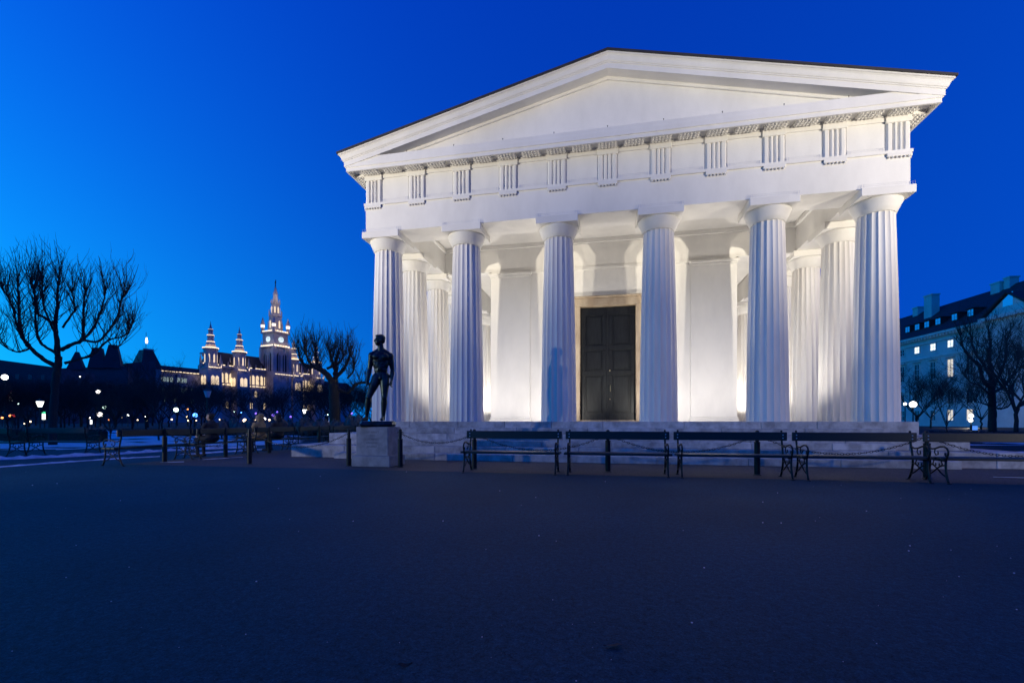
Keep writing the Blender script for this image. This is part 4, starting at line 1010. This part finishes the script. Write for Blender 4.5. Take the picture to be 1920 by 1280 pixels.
# clock tower
q_8 = math.pi/8
ct = group_of(ch, 'clock_tower', (4.5, -2.5, 0)); ct.scale = (1, 1, .905); hw = 6.3
MB().box(-hw, hw, -hw, hw, 0, 58).build('tower_shaft', M_rstone, ct)
for sx in (-1, 1):
    for sy in (-1, 1): MB().box(sx*hw-1.1, sx*hw+1.1, sy*hw-1.1, sy*hw+1.1, 0, 58.5).lathe([(1.0, 58.5), (.1, 64)], 4, sx*hw, sy*hw, math.pi/4).build('buttress', M_rstone, ct)
for k in range(5):
    for sx, sy in ((0, -1), (-1, 0), (1, 0)):
        c_ = -4.4+k*2.2; x_, y_ = (c_, sy*hw) if sx == 0 else (sx*hw, c_)
        MB().box(x_-.28, x_+.28, y_-.28, y_+.28, 0, 58.4).build('tower_rib', M_rstone, ct)
for k in range(8):
    a = q_8+k*math.pi/4
    for r_, z_, h_ in ((4.75, 71.2, 9.0), (4.2, 84.0, 5.5), (2.9, 94.0, 4.0)): MB().lathe([(.32, z_), (.32, z_+h_*.6), (.04, z_+h_)], 4, r_*math.cos(a), r_*math.sin(a)).build('spire_pinnacle', M_rstone, ct)
MB().box(-hw-.9, hw+.9, -hw-.9, hw+.9, 58.6, 59.6).build('lower_gallery', M_rstone, ct)
MB().box(-hw+.5, hw-.5, -hw+.5, hw-.5, 59.6, 70.0).build('clock_storey', M_rstone, ct)
MB().box(-hw-.5, hw+.5, -hw-.5, hw+.5, 70.0, 71.2).build('upper_gallery', M_rstone, ct)
for sx in (-1, 1):
    for sy in (-1, 1): MB().lathe([(1.15, 71.2), (1.15, 76.8), (1.5, 77.2), (.1, 83)], 8, sx*hw*.92, sy*hw*.92).build('corner_turret', M_rstone, ct); MB().lathe([(1.2, 74.8), (1.25, 77.0)], 8, sx*hw*.92, sy*hw*.92).build('turret_lamp', glow('turret_light', (1, .82, .55), 1.7), ct)
q8 = math.pi/8
MB().lathe([(4.6, 71.2), (4.2, 83.5), (4.7, 84.2), (3.7, 85.0), (3.2, 85.6), (2.8, 93.5), (3.2, 94.2), (2.2, 95.0), (1.4, 101.0), (1.7, 101.4), (.5, 107.4), (.25, 108)], 8, 0, 0, q8).build('tower_spire', M_rstone, ct)
MB().tube([(0, 0, 107.5), (0, 0, 111)], .32, 6).ball((0, 0, 111.2), .55, 8, 6).tube([(0, 0, 111), (.3, 0, 113.5)], [.5, .2], 6).build('knight_figure', M_rroof, ct)
W_bel = win_mesh('belfry_window', 3.2, 15, M_rroof); W_sp = win_mesh('window', 1.15, 6.2, M_rlit); W_spu = win_mesh('window', .9, 5.2, M_rlit)
for rz in (0, -math.pi/2, math.pi/2):
    c_, s_ = math.cos(rz), math.sin(rz)
    def pos(x, y, z): return (x*c_-y*s_, x*s_+y*c_, z)
    for dx in (-2.6, 2.6): put('belfry_window', W_bel, None, ct, loc=pos(dx, -hw-.04, 40), rz=rz)
    ck = put('clock_face', MB().lathe([(2.1, 0), (2.1, .2)], 24).mesh('clock_face'), M_clock, ct, loc=pos(0, -hw+.48, 65.2)); ck.rotation_euler = (R(90), 0, rz)
    MB().box(-.12, .12, -.3, -.24, -.2, 1.7).build('clock_hand', M_rroof, ct, loc=pos(0, -hw+.5, 65.2), rz=rz); h2 = MB().box(-.14, .14, -.3, -.24, -.2, 1.2).build('clock_hand', M_rroof, ct, loc=pos(0, -hw+.5, 65.2)); h2.rotation_euler = (0, R(70), rz)
    for k in range(6): MB().box(-.75, .75, -.15, .15, 0, .9).build('gallery_lamp', M_lampw, ct, loc=pos(-5.5+k*2.2, -hw-.55, 59.65), rz=rz); MB().box(-.75, .75, -.15, .15, 0, .8).build('gallery_lamp', M_lampw, ct, loc=pos(-5.3+k*2.1, -hw-.2, 71.25), rz=rz)
    strip(-7.5, 7.5, -9.3, ZR+.2, ct) if rz == 0 else None
for k in range(8):
    a = q8+math.pi/8+k*math.pi/4
    put('window', W_sp, None, ct, loc=(math.cos(a)*4.22, math.sin(a)*4.22, 74.5), rz=a+math.pi/2); put('window', W_spu, None, ct, loc=(math.cos(a)*2.96, math.sin(a)*2.96, 86.6), rz=a+math.pi/2)
for z_, p_, r_ in ((60.5, 1500, 11), (73, 1500, 11), (86.5, 1100, 8), (96.5, 1500, 6), (101, 900, 5)):
    for a in (R(-115), R(-65), R(-165)):
        l = bpy.data.lights.new('tower_flood', 'POINT'); l.energy = p_*.16; l.color = (1, .80, .55); l.shadow_soft_size = .3; o = bpy.data.objects.new('tower_flood', l); COL.objects.link(o); o.parent = ct; o.location = (math.cos(a)*r_, math.sin(a)*r_, z_)

# ------------------------------------------------------------------ dark roofs left of the city hall
def block(label, p0, p1, z0, z1, top0, top1, roofs, name='apartment_block'):
    a, b = Vector((*at(p0, z0), 0)), Vector((*at(p1, z1), 0)); d = b-a; L = d.length
    t = thing(name, label, 'building', tuple(a), math.atan2(d.y, d.x), 'dark houses on the left skyline'); h0, h1 = hz(top0, z0), hz(top1, z1)
    MB().add([(0, 0, 0), (L, 0, 0), (L, 25, 0), (0, 25, 0), (0, 0, h0), (L, 0, h1), (L, 25, h1), (0, 25, h0)], [(0, 3, 2, 1), (4, 5, 6, 7), (0, 1, 5, 4), (1, 2, 6, 5), (2, 3, 7, 6), (3, 0, 4, 7)]).build('wall', M_dark, t)
    for u, w_, hb, ht, k in roofs:
        x = L*u; MB().add([(x-w_/2, -1, hb), (x+w_/2, -1, hb), (x+w_/2, w_-1, hb), (x-w_/2, w_-1, hb), (x-w_*k/2, w_/2-w_*k/2, ht), (x+w_*k/2, w_/2-w_*k/2, ht), (x+w_*k/2, w_/2+w_*k/2, ht), (x-w_*k/2, w_/2+w_*k/2, ht)], [(0, 1, 5, 4), (1, 2, 6, 5), (2, 3, 7, 6), (3, 0, 4, 7), (4, 5, 6, 7), (0, 3, 2, 1)]).build('roof', M_rroof, t)
        MB().tube([(x, w_/2-1, ht), (x, w_/2-1, ht+3)], .15, 5).build('finial', M_rroof, t)
    wm = MB().box(-.6, .6, -.08, 0, 0, 2.0).mesh('window'); wm.materials.append(M_bglass); rw = random.Random(int(L))
    for k in range(int(L/4)):
        for fz in (4, 8.5, 13, 17.5): put('window', wm, None, t, loc=(2+k*4, -.01, fz))
    return t
z_ = 230
block('dark house with two steep roofed towers on the left skyline', 118, 240, z_, z_+12, 690, 686, [(.18, 6.5, hz(692, z_), hz(657, z_), .2), (.50, 6.6, hz(690, z_+6), hz(651, z_+6), .55), (.74, 7.6, hz(690, z_+9), hz(645, z_+9), .45)])
block('long dark house with a low roof at the left edge', -80, 116, 180, 190, 664, 690, [])
block('dark house between the roofed towers and the city hall', 236, 292, 250, 262, 681, 676, [])

# ------------------------------------------------------------------ palace on the right
pa, pb = Vector(cw(86.8, 108)), Vector(cw(82.3, 69)); d = pb-pa; PL = d.length
pal = thing('palace', 'grey classical palace with dark tiled roof and lit windows at the right', 'palace', (pa.x, pa.y, 0), math.atan2(d.y, d.x))
Hc = 18.3
# local x runs towards the camera; the outer face is on the side of the temple: find it
nrm = Vector((d.y, -d.x)).normalized(); side = 1 if (Vector((0, 0))-pa).dot(nrm) > 0 else -1      # -y local if side>0
def fy(v): return -v if side > 0 else v                                                        # outward distance -> local y
def pbox(x0, x1, o0, o1, z0, z1): return MB().box(x0, x1, min(fy(o0), fy(o1)), max(fy(o0), fy(o1)), z0, z1)
pbox(-26, PL+14, -16, 0, 0, Hc).build('wall', M_bstone, pal)
cn = group_of(pal, 'cornice'); pbox(-26.2, PL+14, 0.002, .45, Hc-.5, Hc-.05).build('cornice_band', M_btrim, cn); pbox(-26.4, PL+14, 0.003, .95, Hc-.04, Hc+.42).build('cornice_top', M_btrim, cn); pbox(-26, PL+14, .001, .25, Hc-1.35, Hc-1.05).build('architrave_band', M_btrim, cn)
pbox(-26, PL+14, .001, .3, 13.9, 14.3).build('string_course', M_btrim, pal); pbox(-26, PL+14, .001, .25, 7.2, 7.7).build('string_course', M_btrim, pal)
for k in range(88): pbox(-26+k*.8, -26+k*.8+.4, .46, .78, Hc-.40, Hc-.06).build('dentil', M_btrim, cn)
RH = 26.6
b_ = MB(); b_.v += [(-27, fy(1.0), Hc+.43), (PL+14, fy(1.0), Hc+.43), (PL+14, fy(-9), RH), (-27, fy(-9), RH), (PL+14, fy(-17), Hc+.43), (-27, fy(-17), Hc+.43)]; b_.f += [(0, 1, 2, 3), (3, 2, 4, 5), (0, 3, 5), (1, 4, 2)]; proof = b_.build('roof', M_broof, pal)
def xz(px, off=0.0):                     # local x on the facade for a photograph column (outer face moved out by off)
    u = (px-960)/F; dirv = RT*u+FW; dd = d.normalized(); o = pa+nrm*off*side
    den = dirv.x*dd.y-dirv.y*dd.x; wv = o-Vector((CX, CY)); t = (wv.x*dd.y-wv.y*dd.x)/den; P = Vector((CX, CY))+dirv*t; return (P-o).dot(dd), t
def pwin(x, zc, w_, h, m, hood=False):
    g = group_of(pal, 'window', (x, 0, zc))
    pbox(-w_/2, w_/2, -.02, .012, -h/2, h/2).build('pane', m, g)
    fr = MB()
    for a, b in ((-w_/2-.16, -w_/2), (w_/2, w_/2+.16)): t_ = pbox(a, b, .002, .11, -h/2, h/2); fr.add(t_.v, t_.f)
    for a, b in ((-h/2-.2, -h/2), (h/2, h/2+.16)): t_ = pbox(-w_/2-.18, w_/2+.18, .002, .14, a, b); fr.add(t_.v, t_.f)
    fr.build('window_frame', M_btrim, g); gl = MB(); t_ = pbox(-.04, .04, .014, .05, -h/2, h/2); gl.add(t_.v, t_.f)
    for k in range(1, max(2, int(h/.9))): t_ = pbox(-w_/2, w_/2, .013, .045, -h/2+k*h/max(2, int(h/.9))-.03, -h/2+k*h/max(2, int(h/.9))+.03); gl.add(t_.v, t_.f)
    gl.build('glazing_bar', M_btrim, g)
    if hood: pbox(-w_/2-.5, w_/2+.5, .004, .55, h/2+.45, h/2+.68).build('hood', M_btrim, g)
x0_, _ = xz(1720); x1_, _ = xz(1750); sp = x1_-x0_
for k in range(-4, 8):
    x = x0_+k*sp
    pwin(x, 16.0, 1.35, 1.3, M_blit if k in (0, 1, 2) else M_bglass)
    pwin(x, 11.3, 1.35, 3.3, M_blitw if k == 2 else M_bglass, True)
    pwin(x, 5.6, 1.35, 2.4, M_bglass, False)
    pwin(x, 2.2, 1.3, 2.0, M_blitw if k in (2, 3, 6) else (M_bglass), False)
for i, (px_, py_) in enumerate(((1702, 620), (1720, 616.5), (1738, 612), (1759, 607.5), (1790, 597), (1820, 591))):
    x, t_ = xz(px_, -1.2); zc = Hc+2.9
    dm = group_of(pal, 'dormer', (x, 0, zc))
    pbox(-.72, .72, -4.2, -1.2, -.75, .78).build('dormer_cheek', M_broof, dm); pbox(-.60, .60, -1.199, -1.15, -.52, .62).build('dormer_pane', M_skyglass, dm)
    pbox(-.9, .9, -4.4, -.95, .79, .92).build('dormer_roof', M_broof, dm); pbox(-.03, .03, -1.149, -1.12, -.52, .58).build('glazing_bar', M_btrim, dm); pbox(-.52, .52, -1.149, -1.125, .0, .06).build('glazing_bar', M_btrim, dm)
# projecting gabled bay near the right edge
gx, _ = xz(1846, 1.6); gm, tg = xz(1889, 1.6); gx2 = 2*gm-gx; GP = hz(546, tg); GB = Hc+.5
pbox(gx, gx2, .01, 1.6, 0, GB-.6).build('bay_wall', M_bstone, pal); pbox(gx-.5, gx2+.5, .96, 2.3, GB-.59, GB).build('bay_cornice', M_btrim, pal)
b_ = MB()
for yv in (1.5, -8): b_.v += [(gx, fy(yv), GB+.01), (gx2, fy(yv), GB+.01), (gm, fy(yv), GP-.5)]
b_.f += [(0, 1, 2), (5, 4, 3), (0, 2, 5, 3), (1, 4, 5, 2), (0, 3, 4, 1)]; b_.build('gable', M_btrim, pal)
b_ = MB()
for yv in (1.9, -8.2): b_.v += [(gx-.6, fy(yv), GB+.02), (gm, fy(yv), GP-.3), (gx2+.6, fy(yv), GB+.02), (gx-.6, fy(yv), GB+.35), (gm, fy(yv), GP), (gx2+.6, fy(yv), GB+.35)]
b_.f += [(0, 1, 4, 3), (1, 2, 5, 4), (9, 10, 7, 6), (10, 11, 8, 7), (3, 4, 10, 9), (4, 5, 11, 10), (0, 6, 7, 1), (1, 7, 8, 2), (0, 3, 9, 6), (2, 8, 11, 5)]; b_.build('gable_roof', M_broof, pal)
pbox(gm-.9, gm+.9, 1.51, 1.56, GB+1.2, GB+3.4).build('gable_window', M_skyglass, pal)
for px_, w_, z0_, z1_, off in ((1721, 1.6, 24.0, 27.6, -8.5), (1745, 2.2, 23.0, 28.6, -6.0), (1872, 1.9, 23.0, 27.2, -8.0), (1894, 1.2, 23.5, 27.7, -8.5)):
    x, t_ = xz(px_, off); c_ = group_of(pal, 'chimney', (x, 0, 0)); pbox(-w_/2, w_/2, off-1.0, off+.6, z0_, z1_).build('chimney_stack', M_bstone, c_); pbox(-w_/2-.12, w_/2+.12, off-1.12, off+.72, z1_+.001, z1_+.25).build('chimney_cap', M_btrim, c_)

# ------------------------------------------------------------------ lamps
def lantern(label, px_, z_, zc, glass, group=None, power=0, h=.62):
    x, y = at(px_, z_); t = thing('park_lantern', label, 'lantern', (x, y, 0), 0, group)
    MB().lathe([(.16, 0), (.16, .25), (.09, .4), (.055, .6), (.05, zc-h*.7), (.09, zc-h*.62)], 10).build('post', M_lampbody, t)
    MB().lathe([(.13, zc-h*.5), (.27, zc+h*.28)], 6, caps=True).build('lamp_glass', glass, t)
    MB().lathe([(.31, zc+h*.29), (.16, zc+h*.48), (.06, zc+h*.55), (.05, zc+h*.68)], 6).build('lamp_cap', M_lampbody, t)
    if power:
        l = bpy.data.lights.new('lantern_light', 'POINT'); l.energy = power; l.color = (.9, 1, .85); l.shadow_soft_size = .25; o = bpy.data.objects.new('lantern_light', l); COL.objects.link(o); o.parent = t; o.location = (0, 0, zc-.75)
    return t
lantern('lit park lantern on a post left of the big tree', 75, 42, hz(756, 42), G_park, None)
lantern('unlit park lantern on a post above the person in the tan coat', 389, 36, hz(737, 36), M_milk)
lantern('round-topped lit park lantern left of the second pollarded tree', 571, 55, hz(770, 55), G_park)
ME_pole = {}
def street_lamp(label, px_, py_, z_, r, m, group='small lamps glowing among the park trees', name='street_lamp', arm=False):
    x, y = at(px_, z_); zc = hz(py_, z_); t = thing(name, label, 'lamp', (x, y, 0), 0, group)
    MB().lathe([(.09, 0), (.06, .5), (.045, max(.6, zc-r*1.2))], 6).build('pole', M_lampbody, t); MB().lathe([(.10, zc-r*1.25), (.13, zc-r*.9)], 6).build('lamp_collar', M_lampbody, t)
    MB().ball((0, 0, zc), r, 10, 8).build('globe', m, t, True); return t
def lamp_light(px_, z_, py_, p_):                       # the light that a lit lamp throws on its surroundings
    x, y = at(px_, z_); l = bpy.data.lights.new('lamp_light', 'POINT'); l.energy = p_; l.color = (1, .9, .75); l.shadow_soft_size = .4
    o = bpy.data.objects.new('lamp_light', l); COL.objects.link(o); host = [k for k in bpy.data.objects if k.name.startswith('street_lamp') and k.type == 'EMPTY' and abs(k.location.x-x) < .01 and abs(k.location.y-y) < .01][0]
    o.parent = host; o.location = (0, 0, hz(py_, z_)-.75)
street_lamp('very bright lamp beside the right end column', 1712, 758, 40, 0.25, G_sun, 'lamps right of the temple'); street_lamp('smaller lamp just left of the very bright one, beside the end column', 1697, 757, 46, 0.13, G_white, 'lamps right of the temple')
street_lamp('lit lamp between the young tree and the thick right trunk', 1821, 779, 70, 0.28, G_park, 'lamps right of the temple'); lamp_light(1821, 70, 779, 700); street_lamp('small lamp low under the lit lamp by the thick right trunk', 1820, 788, 74, 0.26, G_white, 'lamps right of the temple')
street_lamp('bright lamp high at the left edge of the picture', 9, 707, 60, 0.34, G_white, 'bright street lamps on the left')
street_lamp('warm lamp high between the big tree and the young tree', 184, 734, 75, 0.31, G_white, 'bright street lamps on the left')
street_lamp('starry pale lamp right of the slim young tree', 187, 777, 85, 0.42, G_white, 'bright street lamps on the left')
street_lamp('greenish white lamp just above the starry pale lamp', 196, 763, 80, 0.29, G_green, 'bright street lamps on the left')
street_lamp('greenish lamp right of the slender young tree', 330, 768, 75, 0.34, G_green, 'bright street lamps on the left')
street_lamp('blue lamp beside the slender young tree', 366, 778, 80, 0.36, G_blue, 'bright street lamps on the left')
street_lamp('bright white lamp close left of the statue plinth', 656, 790.5, 60, 0.34, G_sun, 'bright street lamps on the left')
street_lamp('white lamp nearest the statue\'s feet', 666, 786, 66, 0.29, G_white, 'bright street lamps on the left')
lr = random.Random(31)
cl2 = [(240, 778, G_park, .3), (272, 782, G_white, .3), (276, 788, G_warm, .2), (248, 784, G_warm, .18), (258, 787, G_warm, .18), (302, 783, G_blue, .12), (322, 786, G_warm, .22), (352, 767, G_orange, .2), (351, 781, G_warm, .3), (353, 788, G_warm, .2), (368, 788, G_warm, .18), (440, 771, G_green, .26), (452, 773, G_blue, .2), (436, 787, G_warm, .42), (412, 786, G_warm, .18), (459, 788, G_warm, .5), (470, 789, G_white, .3), (478, 788, G_warm, .35), (487, 783, G_white, .33), (496, 785, G_white, .36), (505, 787, G_warm, .26), (527, 789, G_warm, .35), (528, 783, G_blue, .16), (573, 784, G_warm, .32), (579, 785, G_warm, .26), (582, 789, G_white, .32), (602, 790, G_warm, .4), (604, 787, G_warm, .26), (616, 792, G_warm, .32), (595, 792, G_warm, .2), (637, 793, G_orange, .22), (650, 791, G_warm, .2), (614, 777, G_green, .2), (609, 779, G_blue, .16), (603, 770, G_orange, .15), (512, 778, G_violet, .4), (520, 772, G_violet, .3), (480, 775, G_violet, .35), (545, 781, G_violet, .3), (660, 775, G_violet, .35), (4, 783, G_orange, .25), (35, 757, G_green, .2), (168, 783, G_white, .2), (204, 787, G_orange, .18), (229, 783, G_warm, .14), (150, 706, G_white, .14), (57, 790, G_warm, .25), (46, 794, G_warm, .2), (400, 790, G_warm, .2), (425, 792, G_blue, .16)]
nm_ = {G_park.name: 'pale', G_white.name: 'white', G_warm.name: 'warm yellow', G_blue.name: 'blue', G_green.name: 'greenish', G_orange.name: 'orange', G_violet.name: 'violet'}
cnt_ = {}
for px_, py_, m, r in sorted(cl2, key=lambda e: e[0]):
    cnt_[m.name] = cnt_.get(m.name, 0)+1
    street_lamp('small %s light low among the park trees, %s of its colour from the left' % (nm_[m.name], ORD[cnt_[m.name]-1]), px_, py_, lr.uniform(88, 112), r*.72, m, 'small %s lights among the park trees' % nm_[m.name])
# traffic light and lit signs at the far left
x, y = at(24, 70); tl = thing('traffic_light', 'traffic light with orange and red lamps at the far left', 'traffic light', (x, y, 0), -YAW); zc = hz(779, 70)
MB().lathe([(.08, 0), (.06, zc+.1)], 8).build('pole', M_lampbody, tl); MB().cbox(-.45, .45, -.05, .2, zc-.25, zc+.25, .03).build('housing', M_lampbody, tl)
for dx, m in ((-.25, G_orange), (.25, G_red)): MB().ball((dx, -.12, zc), .17, 10, 8).build('lamp', m, tl)
def sign(label, px_, py_, z_, w_, h, bands, name='lit_sign', pole=True):
    x, y = at(px_, z_); zc = hz(py_, z_); t = thing(name, label, 'sign', (x, y, 0), -YAW)
    MB().cbox(-w_/2-.05, w_/2+.05, 0, .2, zc-h/2-.05, zc+h/2+.05, .02).build('case', M_lampbody, t); n = len(bands)
    for i, m in enumerate(bands): MB().box(-w_/2, w_/2, -.01, -.001, zc+h/2-(i+1)*h/n+.004, zc+h/2-i*h/n).build('panel', m, t)
    MB().lathe([(.07, 0), (.06, zc-h/2-.05)], 6, 0, .1).build('pole', M_lampbody, t); return t
sign('tall lit banner sign striped red and white at the left edge', 20, 742, 95, .85, 2.1, [G_signr, G_signw, G_signr, G_signr, G_signw, G_signr, G_signw])
sign('white lit display board with a green top, right of the park lantern', 82, 779, 60, .45, 1.0, [G_signg, G_signw, G_signw, G_signw]); sign('small white lit board low behind the left benches', 171, 791, 60, .28, .55, [G_signw]); sign('small blue lit board left of the statue', 620, 787, 70, .5, .6, [G_signb]); sign('blue lit notice board under the lamp at the right', 1828, 802, 45, .5, .42, [G_signb])

# ------------------------------------------------------------------ grit, snow crumbs and a few leaves on the plaza
gr = random.Random(77); crumbs = MB(); leaves = MB()
for k in range(130):
    d_ = 1.3+12*gr.random()**1.6; x, y = cw(gr.uniform(-1.15, 1.15)*d_, d_)
    if y > -4.7: continue
    s_ = gr.choice((.002, .003, .0035, .006))*(1+.05*d_); crumbs.ball((x, y, .006+s_*.35), s_, 5, 3, (1, gr.uniform(.6, 1.4), .6))
for cxx, cyy in ((1008, 971), (1150, 1215), (760, 1253)):
    x0, y0 = gnd(cxx, cyy); a = gr.uniform(0, 6); L = gr.uniform(.03, .055); b = MB()
    for i in range(5):
        t = i/4; w_ = L*.38*math.sin(math.pi*min(t+.08, 1)); z_ = .010+.012*abs(t-.5)+gr.uniform(0, .006)
        for s_ in (-1, 1): u, v = (t-.5)*2*L, s_*w_; b.v.append((x0+u*math.cos(a)-v*math.sin(a), y0+u*math.sin(a)+v*math.cos(a), z_+(.006 if s_ > 0 else 0)))
    b.f = [(2*i, 2*i+2, 2*i+3, 2*i+1) for i in range(4)]; leaves.add(b.v, b.f)
tag(crumbs.build('snow_crumbs', M_snow), kind='stuff'); tag(leaves.build('fallen_leaves', mat('dead_leaf', (.03, .02, .012), .9)), kind='stuff')
